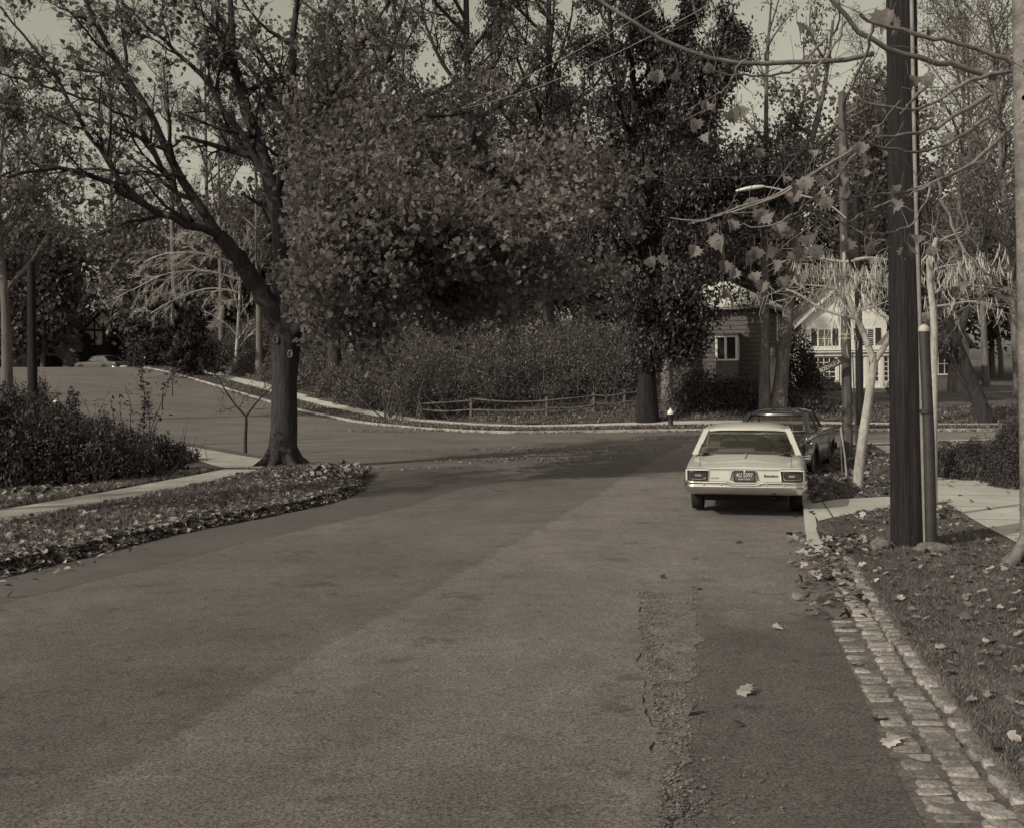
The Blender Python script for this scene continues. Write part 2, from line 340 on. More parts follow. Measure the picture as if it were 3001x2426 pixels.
patch = np.concatenate([pl, ragged([GV(1450, 1240), GV(1560, 1235), GV(1660, 1240)], .012, .06, 4)[1:], pr_[::-1]])
rb = np.concatenate([ragged([GV(1350, 1736), GV(1400, 1640), GV(1385, 1540), GV(1370, 1440), GV(1345, 1330), GV(1355, 1245), GV(1400, 1236)], .045, .05, 6), pl[::-1] + [.012, 0]])
tag(poly_sheet(MB(), rb, .0035, .3).build('road_joint', rubble_m), 'crumbling strip of broken asphalt beside the dark patch', kind='structure')
# loose chips in the crumbling joint, cracks
mb = MB(); n = 1500; t = rng.uniform(0, 1, n); a = np.array([GV(1390, 1736), GV(1395, 1640), GV(1372, 1440), GV(1345, 1330), GV(1352, 1240)])[:, :2]; ti = t * 3.999
ii = ti.astype(int); c = a[ii] + (a[ii + 1] - a[ii]) * (ti - ii)[:, None] + np.column_stack([np.abs(rng.normal(0, .09, n)) * np.where(rng.uniform(0, 1, n) < .3, 2.4, 1) - .02, rng.normal(0, .05, n)])
leaves(mb, np.column_stack([c, hgt(c[:, 0], c[:, 1]) + .008]), .016, T_QUAD, rng, .5); tag(mb.build('asphalt_chips', rubble_m), 'loose asphalt chips along the crumbling joint', kind='stuff')
mb = MB()
for pts, w_ in (([(1350, 1640), (1365, 1560), (1352, 1440), (1335, 1340), (1348, 1240)], .005), ([(1350, 1236), (1450, 1232), (1600, 1246), (1690, 1250)], .008), ([(1610, 1222), (1660, 1220), (1700, 1226)], .010), ([(1640, 1245), (1700, 1252)], .010)):
    ln = ragged([GV(*p) for p in pts], .02, .05, 11); s = np.maximum(0, smooth(np.random.default_rng(3).normal(.25, 1.0, len(ln)), 5)) * w_ * .9
    A = ln - np.column_stack([s, s * 0]); B = ln + np.column_stack([s, s * .6]); z = lambda q: np.column_stack([q, hgt(q[:, 0], q[:, 1]) + .005])
    mb.grid(np.stack([z(A), z(B)], 1))
tag(mb.build('road_crack', black_m), 'dark cracks edging the asphalt patch', kind='structure')
left_blk = np.concatenate([left_kerb, [(-75, 104), (-75, -14)]])
tag(poly_sheet(MB(), left_blk, VG, .9).build('verge', soil), 'leaf covered verge and corner plot left of the street', kind='structure')
rk_in = right_kerb.copy(); rk_in[:, 0] += .32 * np.clip((12.35 - rk_in[:, 1]) / .3, 0, 1) + .14
right_blk = np.concatenate([rk_in, [(60, -14)]])
tag(poly_sheet(MB(), right_blk, VG, .9).build('verge', lawn_m), 'grass verge and lawn right of the street', kind='structure')
far_blk = np.concatenate([far_kerb, [(-54, 135), (60, 135)]])
tag(poly_sheet(MB(), far_blk, VG, 1.5).build('lawn', lawn_m), 'grassy bank and lawns beyond the cross street', kind='structure')
# kerbs
mb = MB()
def kerb(line, side, wd=.14, top=VG + .02):
    strip(mb, line, 0, 0, -.02, top); strip(mb, line, 0, side * wd, top, top); strip(mb, line, side * wd, side * wd, top, VG - .02)
kerb(far_kerb, 1, .10, VG + .005)
tag(mb.build('kerb', M('old_concrete_kerb', .32, .5, 2.5, .9, .4, 20, .3, 15)), 'low pale concrete kerb on the far side of the cross street', kind='structure')
mb = MB(); strip(mb, left_kerb, .14, .02, .0, VG * .55); strip(mb, left_kerb, .02, -.08, VG * .55, VG + .003); tag(mb.build('kerb', M('buried_kerb', .14, .4, 3, .9, .5, 30, .3, 20)), 'dirt covered kerb round the left corner', kind='structure')
mb = MB(); rkk = right_kerb[right_kerb[:, 1] > 12.0]; kerb(rkk, 1, .15, np.interp(rkk[:, 1], [12, 12.6, 14.5], [-.01, .04, VG + .02])); tag(mb.build('kerb', concrete), 'pale kerb beside the parked cars', kind='structure')
# granite setts of the gutter: real stones in two courses
mb = MB()
def sett(c, tdir, l, w_, h_, rs):
    n = 14; th = np.linspace(0, 2 * np.pi, n, endpoint=False) + .2
    sup = lambda a: np.sign(np.cos(a)) * np.abs(np.cos(a)) ** .40, lambda a: np.sign(np.sin(a)) * np.abs(np.sin(a)) ** .40
    rag = 1 + rs.normal(0, .045, n); X = sup[0](th) * l / 2 * rag; Y = sup[1](th) * w_ / 2 * rag
    td = tdir / np.linalg.norm(tdir); nd = np.array([td[1], -td[0]]); r_ = rs.uniform(0, 1); tl = rs.normal(0, .05, 2); rings = []
    for k_, zz in ((1, -.06), (1.0, h_ - .022), (.95, h_ - .008), (.80, h_)):
        q = c[None] + np.outer(X * k_, nd) + np.outer(Y * k_, td)
        rings.append(np.column_stack([q, hgt(q[:, 0], q[:, 1]) + zz + (X * tl[0] + Y * tl[1]) * (zz > 0)]))
    mb.grid(np.array(rings), close=True, rnd=r_, smooth=True); mb.add(rings[-1], np.arange(n), [r_])
rk = right_kerb[(right_kerb[:, 1] > 2.2) & (right_kerb[:, 1] < 13.0)]; rk = dense(rk, .02); cum = np.concatenate([[0], np.cumsum(np.linalg.norm(np.diff(rk, axis=0), axis=1))])
rs = np.random.default_rng(9)
for row, (off, ln_, wd, hh, y_hi) in enumerate(((.06, .165, .095, .018, 8.6), (.24, .165, .085, .034, 12.2), (.385, .10, .11, .060, 12.2))):
    s_ = 0.
    while s_ < cum[-1] - .2:
        wj = wd * rs.uniform(.8, 1.25); s_ += wj / 2 + .007; i = min(len(rk) - 2, np.searchsorted(cum, s_)); td = rk[i + 1] - rk[i]; td = td / np.linalg.norm(td); nd = np.array([td[1], -td[0]])
        o_ = off + rs.normal(0, .010) + max(0, (6.5 - rk[i][1])) * .014
        if rk[i][1] < y_hi and rs.uniform() > (.04 if row else .22): sett(rk[i] + nd * o_, td + nd * rs.normal(0, .09), ln_ * rs.uniform(.86, 1.08), wj, hh + rs.normal(0, .005), rs)
        s_ += wj / 2 + .007
tag(mb.build('kerb_stones', stone_m), 'rough granite setts laid in two courses as gutter and kerb', kind='structure')
tag((lambda m_: (strip(m_, round_line(rk, .4, 3), -.03, .40, .005, .03), strip(m_, round_line(rk, .4, 3), .40, .465, .03, VG + .004), m_)[-1])(MB()).build('gutter_bed', M('gutter_dirt', .12, .4, 8, 1, .6, 40, .4, 50)), 'dark dirt bed under the granite setts', kind='structure')
# sidewalks
mb = MB()
sw = round_line([(0, -14), (3.6, 0), (4.95, 5), (5.9, 9.2), (6.95, 13.9), (8.0, 18), (9.45, 22.8), (10.6, 27), (11.6, 31.2)], .6, 5)
strip(mb, sw, -.55, 1.05, VG + .012, VG + .012)
ap = [GV(1693, 1074), GV(1716, 1112), GV(1745, 1104), GV(1868, 1080), (7.3, 17.0), (7.4, 18.7), GV(1868, 1057), GV(1760, 1063)]
poly_sheet(mb, ap, VG + .026, .5)
tag(mb.build('sidewalk', concrete), 'pale concrete sidewalk and apron right of the street', kind='structure')
mb = MB()
lw = round_line([(-13.6, -8), (-11.1, 5), (-8.1, 17.0), (-7.15, 22.0), (-6.5, 25.4)], .6, 5)
strip(mb, lw, -.6, .65, VG + .014, VG + .014)
poly_sheet(mb, [GV(470, 992), GV(380, 965), GV(330, 940), GV(345, 930), GV(392, 943), GV(560, 974), GV(566, 985), GV(545, 992)], VG + .022, .6)
tag(mb.build('sidewalk', M('dusty_sidewalk', .36, .2, 1.4, .9, .25, 60, .2, 30)), 'dusty concrete sidewalk bending round the left corner', kind='structure')
mb = MB(); fw = round_line([(60, 40.2), (18, 42.1), (6.6, 43.9), (0, 44.2), (-3.2, 46.6), (-6.6, 51.3), (-11.6, 58.8), (-18.0, 68.0), (-24.6, 76.2), (-31, 83.5), (-40, 94)], .6, 7)
strip(mb, fw, -.35, 1.15, VG + .012, VG + .012); strip(mb, fw, 1.15, 1.15, VG + .012, VG - .03)
tag(mb.build('sidewalk', M('far_sidewalk', .52, .15, .7, .9, .2, 30, .15, 20)), 'pale sidewalk curving up beyond the cross street', kind='structure')
mb = MB()
for s_ in range(3, len(sw) - 1, 3):
    t_ = sw[s_ + 1] - sw[s_]; t_ /= np.linalg.norm(t_); nn = np.array([t_[1], -t_[0]]); q = np.array([sw[s_] - nn * .55, sw[s_] + nn * 1.05, sw[s_] + nn * 1.05 + t_ * .02, sw[s_] - nn * .55 + t_ * .02])
    mb.add(np.column_stack([q, hgt(q[:, 0], q[:, 1]) + VG + .016]), [[0, 1, 2, 3]])
q = np.array([GV(1745, 1104)[:2], GV(1722, 1066)[:2], GV(1724, 1066)[:2], GV(1748, 1103)[:2]]); mb.add(np.column_stack([q, hgt(q[:, 0], q[:, 1]) + VG + .031]), [[0, 1, 2, 3]])
tag(mb.build('sidewalk_joint', soil), 'dirt filled joints between the sidewalk slabs', kind='structure')
# ---------------------------------------------------------------- big structures: houses
def quad(mb, a, b, c, d, mi=0): mb.add([a, b, c, d], [[0, 1, 2, 3]], mi=mi)
def house_window(par, c, w_, h_, rz, nx=2, ny=3, frame=white_p, shut=False, org=None, shl=.0):
    """window on a wall whose outward normal is -Y turned by rz; c = centre on the wall face"""
    cs, sn = math.cos(rz), math.sin(rz); ex = np.array([cs, sn, 0]); ey = np.array([-sn, cs, 0]); ez = np.array([0, 0, 1.]); c = np.asarray(c, float)
    m = MB()
    for dx, dz, ww, hh in ((0, h_ / 2 + .05, w_ + .2, .1), (0, -h_ / 2 - .05, w_ + .26, .1), (-w_ / 2 - .05, 0, .1, h_), (w_ / 2 + .05, 0, .1, h_)): m.box(c + ex * dx + ez * dz - ey * .03, (ww, .06, hh), rz)
    for i in range(1, nx): m.box(c + ex * (i / nx - .5) * w_ - ey * .012, (.05, .03, h_), rz)
    for j in range(1, ny): m.box(c + ez * (j / ny - .5) * h_ - ey * .014, (w_, .026, .05), rz)
    fr = m.build('window', frame, par, org)
    m2 = MB().box(c - ey * .004, (w_, .006, h_), rz); m2.build('pane', glass_h, fr, (0, 0, 0) if org is None else org)
    if shut:
        for s in (-1, 1): MB().box(c + ex * s * (w_ / 2 + .1 + .2) - ey * .03, (.38, .05, h_ + .1), rz).build('shutter', shutter_m, par, org)
    return fr
def gable_house(name, label, base, w_, d_, eave, peak, rz, wall, roof, over=.35):
    t = thing(name, base, label, 'house', rz=rz)
    m = MB(); x, y = w_ / 2, d_
    m.add([[-x, 0, -1], [x, 0, -1], [x, 0, eave], [0, 0, peak], [-x, 0, eave]], [[0, 1, 2, 3, 4]])
    m.add([[-x, y, -1], [x, y, -1], [x, y, eave], [0, y, peak], [-x, y, eave]], [[4, 3, 2, 1, 0]])
    quad(m, [-x, y, -1], [-x, 0, -1], [-x, 0, eave], [-x, y, eave]); quad(m, [x, 0, -1], [x, y, -1], [x, y, eave], [x, 0, eave])
    m.build('wall', wall, t)
    r = MB(); sl = (peak - eave) / x
    for s in (-1, 1):
        a = [0, -over, peak + .06]; b = [s * (x + over), -over, eave - sl * over + .06]; c = [s * (x + over), y + over, eave - sl * over + .06]; d = [0, y + over, peak + .06]
        up = np.array([0, 0, .14]); A = np.array([a, b, c, d]); Bt = A + up
        r.add(np.concatenate([A, Bt]), [[0, 1, 2, 3], [7, 6, 5, 4], [0, 4, 5, 1], [1, 5, 6, 2], [2, 6, 7, 3]])
    r.build('roof', roof, t)
    return t
# white house with a sun porch
D0 = 72.0; wb = P(2475, 1150, D0); zb = .35; HW = thing('white_house', (wb[0], D0, zb), 'white clapboard house with steep front gable and glazed sun porch, behind the utility poles', 'house', rz=R(-4))
x = 2.95; ev = 4.95; pk = 7.75
m = MB(); m.add([[-x, 0, -1], [x, 0, -1], [x, 0, ev], [0, 0, pk], [-x, 0, ev]], [[0, 1, 2, 3, 4]]); quad(m, [-x, 9, -1], [-x, 0, -1], [-x, 0, ev], [-x, 9, ev]); quad(m, [x, 0, -1], [x, 9, -1], [x, 9, ev], [x, 0, ev])
m.add([[-x, 9, -1], [x, 9, -1], [x, 9, ev], [0, 9, pk], [-x, 9, ev]], [[4, 3, 2, 1, 0]])
for k_ in range(34): m.box((0, -.012, .4 + k_ * .14), (5.9, .02, .02))
m.build('wall', white_p, HW)
r = MB()
for s in (-1, 1):
    A = np.array([[0, -.4, pk + .05], [s * 3.5, -.4, ev - .45], [s * 3.5, 9.3, ev - .45], [0, 9.3, pk + .05]]); r.add(np.concatenate([A, A + [0, 0, .14]]), [[0, 1, 2, 3], [7, 6, 5, 4], [0, 4, 5, 1], [1, 5, 6, 2]])
r.build('roof', roof_d, HW)
r = MB()
for s in (-1, 1): r.add([[0, -.42, pk + .20], [s * 3.54, -.42, ev - .30], [s * 3.54, -.42, ev - .56], [0, -.42, pk - .08], [0, -.36, pk + .20], [s * 3.54, -.36, ev - .30], [s * 3.54, -.36, ev - .56], [0, -.36, pk - .08]], [[0, 1, 2, 3], [0, 4, 5, 1], [3, 2, 6, 7]])
r.build('bargeboard', white_p, HW)
for wx in (-1.35, 1.6): house_window(HW, (wx, 0, 3.75), .85, 1.25, 0, 2, 2, shut=True)
m = MB().box((-.1, -1.4, -.1), (7.3, 2.8, .9)); m.box((-.1, -1.4, 2.55), (7.3, 2.8, .35)); m.box((-.1, -1.4, 3.0), (7.0, 2.7, .3))
for cx_ in (-3.65, -2.95, -1.15, -.1, .75, 1.75, 2.7, 3.45): m.box((cx_, -2.7, 1.37), (.20, .20, 2.1))
m.box((-3.62, -1.4, 1.37), (.2, 2.6, 2.1)); m.box((3.42, -1.4, 1.37), (.2, 2.6, 2.1)); m.box((-.1, -2.68, .5), (7.2, .12, .4))
pc = m.build('porch', white_p, HW)
m = MB().box((-.1, -2.86, 2.74), (7.7, .34, .10)); m.box((-.1, -2.82, 2.5), (7.5, .16, .08)); m.build('cornice', white_p, pc)
for wx, ww in ((-3.3, .32), (-2.05, 1.5), (-.62, .5), (.33, .5), (1.25, .6), (2.22, .55), (3.08, .4)): house_window(HW, (wx, -2.7, 1.55), ww, 1.6, 0, 4 if ww > 1 else 1 if ww < .45 else 2, 5)
MB().box((-.62, -2.78, 1.5), (.42, .05, 1.7)).build('shutter', shutter_m, HW)
MB().box((1.9, 5, 7.6), (.8, .8, 2.4)).build('chimney', M('brick_chimney', .13, .2, 8, .9), HW)

# dark shingled house, two storeys, hip roof
c0 = np.array([12.25, 50.0]); zb = .62
HS = thing('shingled_house', (c0[0], c0[1], zb), 'dark shingled house with pale hip roof and bay window behind the twin trunked tree', 'house', rz=R(-24)); HS.scale = (.85, .85, .85)
L1, L2, ev = 6.6, 8.0, 5.25
m = MB(); 
for a, b in (((-L1, 0), (0, 0)), ((0, 0), (0, L2)), ((0, L2), (-L1, L2)), ((-L1, L2), (-L1, 0))): quad(m, [*a, -2], [*b, -2], [*b, ev], [*a, ev])
m.build('wall', shingle, HS)
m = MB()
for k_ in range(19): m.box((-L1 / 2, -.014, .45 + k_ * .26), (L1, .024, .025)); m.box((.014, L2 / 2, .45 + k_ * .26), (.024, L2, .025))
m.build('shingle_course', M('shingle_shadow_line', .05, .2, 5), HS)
o_ = .55; A = [[-L1 - o_, -o_, ev], [o_, -o_, ev], [o_, L2 + o_, ev], [-L1 - o_, L2 + o_, ev], [-L1 / 2 - .6, L2 / 2, ev + 1.75], [-L1 / 2 + .6, L2 / 2, ev + 1.75]]
m = MB(); m.add(A, [[0, 1, 5, 4], [2, 3, 4, 5]]); m.add(A, [[1, 2, 5], [3, 0, 4]]); m.box((-L1 / 2, L2 / 2, ev - .06), (L1 + 1.12, L2 + 1.12, .10)); m.build('roof', roof_l, HS)
MB().box((-L1 / 2, -.53, ev - .16), (L1 + 1.1, .05, .2)).box((.53, L2 / 2, ev - .16), (.05, L2 + 1.1, .2)).build('fascia', M('dull_trim', .2, .1, 4), HS)
m = MB().box((-1.9, -.4, 1.4), (1.25, .8, 1.3)); by_ = m.build('bay_window', shingle, HS)
m = MB()
for xx in (-2.48, -1.95, -1.32): m.box((xx, -.78, 2.75), (.13, .1, 1.3))
m.box((-1.9, -.78, 2.08), (1.35, .12, .1)); m.box((-1.9, -.78, 3.42), (1.35, .14, .1)); m.box((-1.3, -.45, 2.75), (.05, .5, 1.3)); m.build('window_frame', white_p, by_)
MB().box((-1.9, -.38, 2.75), (1.14, .74, 1.3)).build('pane', glass_h, by_)
MB().box((-1.9, -.42, 3.55), (1.4, .95, .14)).build('roof', roof_d, by_)
for c_, ww, hh in (((.0, 5.2, 4.1), .8, 1.5), ((.0, 3.0, 1.9), .9, 1.6)): house_window(HS, c_, ww, hh, R(90), 1, 2)
# front steps with pale risers
t0 = P(2262, 1190, 48.2); zs = float(hgt(t0[0], 48.2)) + .1
ST = thing('front_steps', (t0[0], 48.2, zs), 'pale flight of house steps climbing beside the twin trunked tree', 'steps', rz=R(-10))
m = MB()
for k_ in range(12): m.box((.0 + k_ * .04, k_ * .40, k_ * .19 - .9), (1.3, .42, 2.0))
m.build('tread', concrete, ST); m = MB()
for s in (-.75, .75):
    m.tube([[s, -.1, .9], [s + .42, 4.5, 3.0]], .022, 6)
    for k_ in (0, 4, 8, 11): m.tube([[s + k_ * .04, k_ * .4, k_ * .19], [s + k_ * .04, k_ * .4, k_ * .19 + .95]], .018, 5)
m.build('handrail', metal_d, ST)
# concrete ramp wall beside the white house
m = MB(); pts = [P(2440, 1150, 58), P(2520, 1160, 56), P(2620, 1190, 52.5), P(2720, 1225, 49)]
top = [p[2] for p in pts]
for (a, b) in zip(pts[:-1], pts[1:]):
    dd = np.array([.18, .1, 0]); lo = lambda p: np.array([p[0], p[1], float(hgt(p[0], p[1])) - .3])
    for q0, q1 in ((a, b), (b + dd, a + dd)): quad(m, lo(q0), lo(q1), q1, q0)
    quad(m, a, b, b + dd, a + dd)
tag(m.build('retaining_wall', concrete), 'grey concrete retaining wall sloping down the lawn before the white house', 'wall')
m = MB(); pts = [P(2410, 1195, 52), P(2447, 1172, 54), P(2470, 1163, 56)]
m.tube(pts, .07, 5, cap=True); tag(m.build('ramp_kerb', white_p), 'short white slanted kerb on the grass bank left of the grey pole', 'kerb')
# small dark cottage seen past the iron post, far white houses, left side houses
H3 = gable_house('cottage', 'small cottage with pale window sashes seen right of the near utility pole', (28.3, 67, .6), 3.6, 6, 2.9, 4.9, R(10), M('dull_wall', .14, .2, 2), roof_d)
house_window(H3, (0, 0, 1.6), .9, 1.3, 0, 2, 2); house_window(H3, (-1.2, 0, 1.6), .5, 1.3, 0, 1, 2)
H4 = gable_house('pale_house', 'white house glimpsed through a gap under the maple leaves', (-7.6, 88, 1.2), 5.5, 7, 6.5, 8.6, R(8), white_p, roof_d); house_window(H4, (.2, 0, 3.4), .8, 1.4, 0)
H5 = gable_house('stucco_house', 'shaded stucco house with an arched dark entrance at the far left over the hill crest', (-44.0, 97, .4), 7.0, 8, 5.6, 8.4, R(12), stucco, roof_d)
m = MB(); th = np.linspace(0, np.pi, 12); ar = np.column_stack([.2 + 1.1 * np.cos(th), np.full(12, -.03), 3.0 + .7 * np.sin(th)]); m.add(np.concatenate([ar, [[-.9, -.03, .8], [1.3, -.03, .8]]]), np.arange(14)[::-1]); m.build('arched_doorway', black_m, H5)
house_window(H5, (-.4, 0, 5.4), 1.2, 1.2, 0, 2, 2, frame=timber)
H6 = gable_house('half_timbered_house', 'half timbered gabled house with white panels between dark hedges over the hill crest', (-38.3, 96, .3), 3.6, 8, 6.1, 8.0, R(14), white_p, roof_d)
m = MB()
for xx in (-1.75, -.75, 0, .75, 1.75): m.box((xx, -.04, 5.6), (.14, .08, 2.2))
for zz in (4.6, 6.1): m.box((0, -.045, zz), (3.6, .085, .16))
for s in (-1, 1): m.add([[0, -.09, 8.1], [s * 1.9, -.09, 6.1], [s * 1.9, -.09, 5.85], [0, -.09, 7.8]], [[0, 1, 2, 3]]); m.add([[s * .2, -.06, 6.2], [s * .9, -.06, 7.0], [s * .8, -.06, 7.1], [s * .1, -.06, 6.3]], [[0, 1, 2, 3]])
m.build('timber_framing', timber, H6); MB().box((0, -.05, 2.4), (3.62, .12, 4.2)).build('brick_base', M('dark_brick', .05, .3, 6), H6)
house_window(H6, (.55, -.05, 5.35), .7, 1.1, 0, 2, 2, frame=timber)

# ---------------------------------------------------------------- trees
def unit(v): v = np.asarray(v, float); return v / (np.linalg.norm(v) + 1e-9)
def wander(p, d, L, r, rng, n=6, wob=.12, up=.0):
    pts = [np.array(p, float)]; d = unit(d)
    for i in range(n):
        d = unit(d + rng.normal(0, wob, 3) + np.array([0, 0, up])); pts.append(pts[-1] + d * L / n)
    return np.array(pts), d
def sprout(mb, path, r0, lvl, rng, tips, o):
    """grow side branches along a limb path; o: kids, ratio, angle, up, wob, minr"""
    seg = np.linalg.norm(np.diff(path, axis=0), axis=1); L = seg.sum(); cum = np.concatenate([[0], np.cumsum(seg)]) / L
    nk = o['kids'][min(lvl, len(o['kids']) - 1)]
    nk = max(1, int(round(nk * rng.uniform(.75, 1.25))))
    for q in range(nk):
        t = o.get('t0', .3) + (1 - o.get('t0', .3)) * (q + rng.uniform(0, 1)) / nk if lvl == 0 else .15 + .85 * (q + rng.uniform(0, 1)) / nk
        t = min(t, .98); i = min(len(seg) - 1, int(np.searchsorted(cum, t)) - 1); i = max(i, 0)
        f = (t - cum[i]) / max(1e-6, cum[i + 1] - cum[i]); p = path[i] + (path[i + 1] - path[i]) * f; ax_ = unit(path[i + 1] - path[i])
        sd = unit(np.cross(ax_, rng.normal(0, 1, 3))); an = o['ang'] * rng.uniform(.7, 1.3)
        d = ax_ * math.cos(an) + sd * math.sin(an)
        if 'flat' in o: d[2] *= o['flat']
        ratio = o['ratio'] * rng.uniform(.7, 1.2); l2 = L * ratio * (1.1 - .5 * t); r2 = max(o['minr'], r0 * (1 - .75 * t) * .62)
        l2 = min(l2, o.get('maxl', 99) * (.72 ** lvl)); l2 = max(l2, o.get('minl', .4))
        last = lvl >= o['levels'] - 1
        pts, dd = wander(p, d, l2, r2, rng, 4 if last else 6, o['wob'] * (1.3 if last else 1), o['up'] * (1 if lvl < 2 else .3))
        mb.tube(pts, np.linspace(r2, max(o['minr'] * .6, r2 * .3), len(pts)), 3 if r2 < .03 else 5 if r2 < .1 else 7)
        if last: tips.append(pts)
        else: sprout(mb, pts, r2, lvl + 1, rng, tips, o)
def tip_pos(tips, per, spread, rng, keep=None):
    T_ = np.array(tips); n = len(T_)
    if not n: return np.zeros((0, 3))
    idx = rng.integers(0, n, int(per * n)); sgi = rng.integers(0, T_.shape[1] - 1, len(idx)); f = rng.uniform(0, 1, len(idx))[:, None]
    p = T_[idx, sgi] * (1 - f) + T_[idx, sgi + 1] * f + rng.normal(0, spread, (len(idx), 3)); return p[keep(p)] if keep else p
def resample(pts, n=10):
    pts = np.array(pts, float); s = np.concatenate([[0], np.cumsum(np.linalg.norm(np.diff(pts, axis=0), axis=1))]); t = np.linspace(0, s[-1], n)
    q = np.column_stack([np.interp(t, s, pts[:, i]) for i in range(3)])
    for _ in range(2): q[1:-1] = (q[:-2] + 2 * q[1:-1] + q[2:]) / 4
    return q
def flare(base, r, h=.5): return [r * 1.55, r * 1.2, r * 1.05, r]
def tree(name, label, base, H, r, seed, lm=leaf_mid, bm=bark_m, per=26, lsize=.16, T=T_OVAL, lean=(0, 0), clear=.3, kids=(9, 6, 5), ratio=.42, ang=.85, up=.12, wob=.12, levels=3, minr=.012, spread=.18, group=None, cat='tree', tilt=1.2, stems=None, keep=None, maxl=99, group2=None, t0=.3):
    rng = np.random.default_rng(seed); base = np.array(base, float); mb = MB(); tips = []
    o = dict(kids=kids, ratio=ratio, ang=ang, up=up, wob=wob, levels=levels, minr=minr, maxl=maxl, t0=t0)
    if stems is None: stems = [([base, base + [lean[0] * .3, lean[1] * .3, H * .35], base + [lean[0] * .8 + rng.normal(0, .3), lean[1] * .8, H * .7], base + [lean[0], lean[1], H]], r)]; o['t0'] = clear
    for pts, r0 in stems:
        q = resample(pts, 12); rr = np.linspace(r0, max(.03, r0 * .16), 12)
        if abs(q[0][2] - base[2]) < .3: rr[0] *= 1.3; rr[1] *= 1.03; q[0][2] -= .15
        mb.tube(q, rr, 11); sprout(mb, q, r0, 0, rng, tips, o)
    t = thing(name, base, label, cat, group); mb.build('trunk', bm, t, base)
    if per > 0:
        lb = MB(); leaves(lb, tip_pos(tips, per, spread, rng, keep), lsize, T, rng, tilt); lb.build('crown', lm, t, base)
    return t, tips
def gz(x, y): return float(hgt(x, y)) + VG

# the big street maple: limbs as they grow, leaves held mostly on the side over the street
rng = np.random.default_rng(21)
MBASE = np.array([*GV(593, 985)[:2], 0]); MBASE[2] = gz(*MBASE[:2]) - .02; D0 = MBASE[1]
def ML(pts, ds): return [P(a, b, D0 + d) for (a, b), d in zip(pts, ds)]
tk = MB(); tips_l, tips_r, tips_u = [], [], []
trunk_p = [MBASE + [0, 0, -.2], MBASE + [0, 0, .12], MBASE + [0, 0, .45], P(832, 1250, D0), P(833, 1120, D0), P(836, 1030, D0), P(838, 975, D0), P(839, 930, D0), P(838, 880, D0)]
tk.tube(trunk_p, [.56, .43, .365, .34, .32, .37, .40, .34, .25], 20)
for a_ in np.linspace(0, 2 * np.pi, 8)[:-1]:
    d_ = np.array([math.cos(a_), math.sin(a_), 0]); tk.tube([MBASE + d_ * .22 + [0, 0, .55], MBASE + d_ * .42 + [0, 0, .16], MBASE + d_ * .85 + [0, 0, -.08]], [.12, .13, .06], 8)
limbs = [  # (pixels, depth offsets, r0, r1, which, kids scale)
 ([(836, 1000), (805, 920), (740, 820), (690, 750), (640, 690)], [0, -.1, -.4, -.7, -1], .29, .19, 'l', 0),
 ([(640, 690), (600, 630), (545, 555), (495, 450), (440, 340), (400, 270), (350, 190), (300, 110), (250, 10), (220, -90)], np.linspace(-1, -2.5, 10), .15, .04, 'l', 1),
 ([(640, 690), (560, 665), (430, 605), (340, 545), (230, 500), (110, 490), (20, 520)], np.linspace(-1, -4, 7), .13, .03, 'l', 1),
 ([(430, 605), (370, 560), (300, 450), (230, 350), (160, 230), (110, 150), (50, 90), (0, 20)], np.linspace(-2, -3, 8), .085, .02, 'l', 1),
 ([(560, 650), (500, 540), (450, 430), (400, 370), (372, 200), (350, 60), (335, -60)], np.linspace(-1, .6, 7), .10, .03, 'l', 1),
 ([(405, 365), (300, 300), (190, 280), (60, 225), (-60, 200)], np.linspace(-.5, -1.5, 5), .05, .015, 'l', 1),
 ([(545, 520), (430, 505), (300, 495), (190, 500), (70, 520)], np.linspace(-1.5, -3, 5), .05, .012, 'l', 1),
 ([(838, 990), (836, 880), (835, 740), (815, 600), (768, 470), (726, 326), (675, 195), (661, 140), (672, 40), (670, -60)], np.linspace(0, 1.5, 10), .31, .06, 'u', 1),
 ([(790, 520), (717, 419), (666, 335), (605, 247), (512, 140), (442, 93), (360, 10)], np.linspace(.6, 0, 7), .10, .03, 'u', 1),
 ([(838, 960), (862, 850), (882, 700), (880, 540), (870, 396), (852, 233), (861, 80), (870, -60)], np.linspace(0, 1, 8), .25, .06, 'u', 1),
 ([(866, 420), (790, 260), (700, 168), (600, 60), (540, -60)], np.linspace(.6, 0, 5), .08, .03, 'u', 1),
 ([(872, 430), (930, 350), (1000, 219), (1070, 120), (1150, 0)], np.linspace(.6, 1.4, 5), .10, .03, 'u', 1),
 ([(850, 985), (900, 900), (960, 800), (1080, 700), (1220, 650), (1400, 640), (1600, 650)], np.linspace(0, -4, 7), .20, .03, 'r', 1.4),
 ([(880, 700), (960, 600), (1060, 540), (1200, 480), (1370, 470), (1560, 510)], np.linspace(0, -3, 6), .14, .03, 'r', 1.3),
 ([(900, 880), (1000, 760), (1140, 720), (1300, 760), (1480, 800)], np.linspace(0, 2.5, 5), .12, .03, 'r', 1.4),
 ([(870, 560), (960, 470), (1080, 400), (1220, 350), (1380, 330)], np.linspace(0, 3, 5), .12, .03, 'r', 1.2),
 ([(880, 820), (930, 780), (1010, 800), (1090, 860)], np.linspace(0, -5, 4), .09, .02, 'r', 1.3),
 ([(880, 640), (930, 560), (1000, 640), (1090, 700)], np.linspace(0, -6.5, 4), .10, .02, 'r', 1.3),
 ([(1080, 700), (1180, 780), (1270, 850), (1340, 880)], np.linspace(-2, -1, 4), .06, .015, 'r', 1.2)]
OM = dict(kids=(7, 5, 4), ratio=.36, ang=.8, up=.04, wob=.13, levels=3, minr=.0055, maxl=2.8, t0=.12)
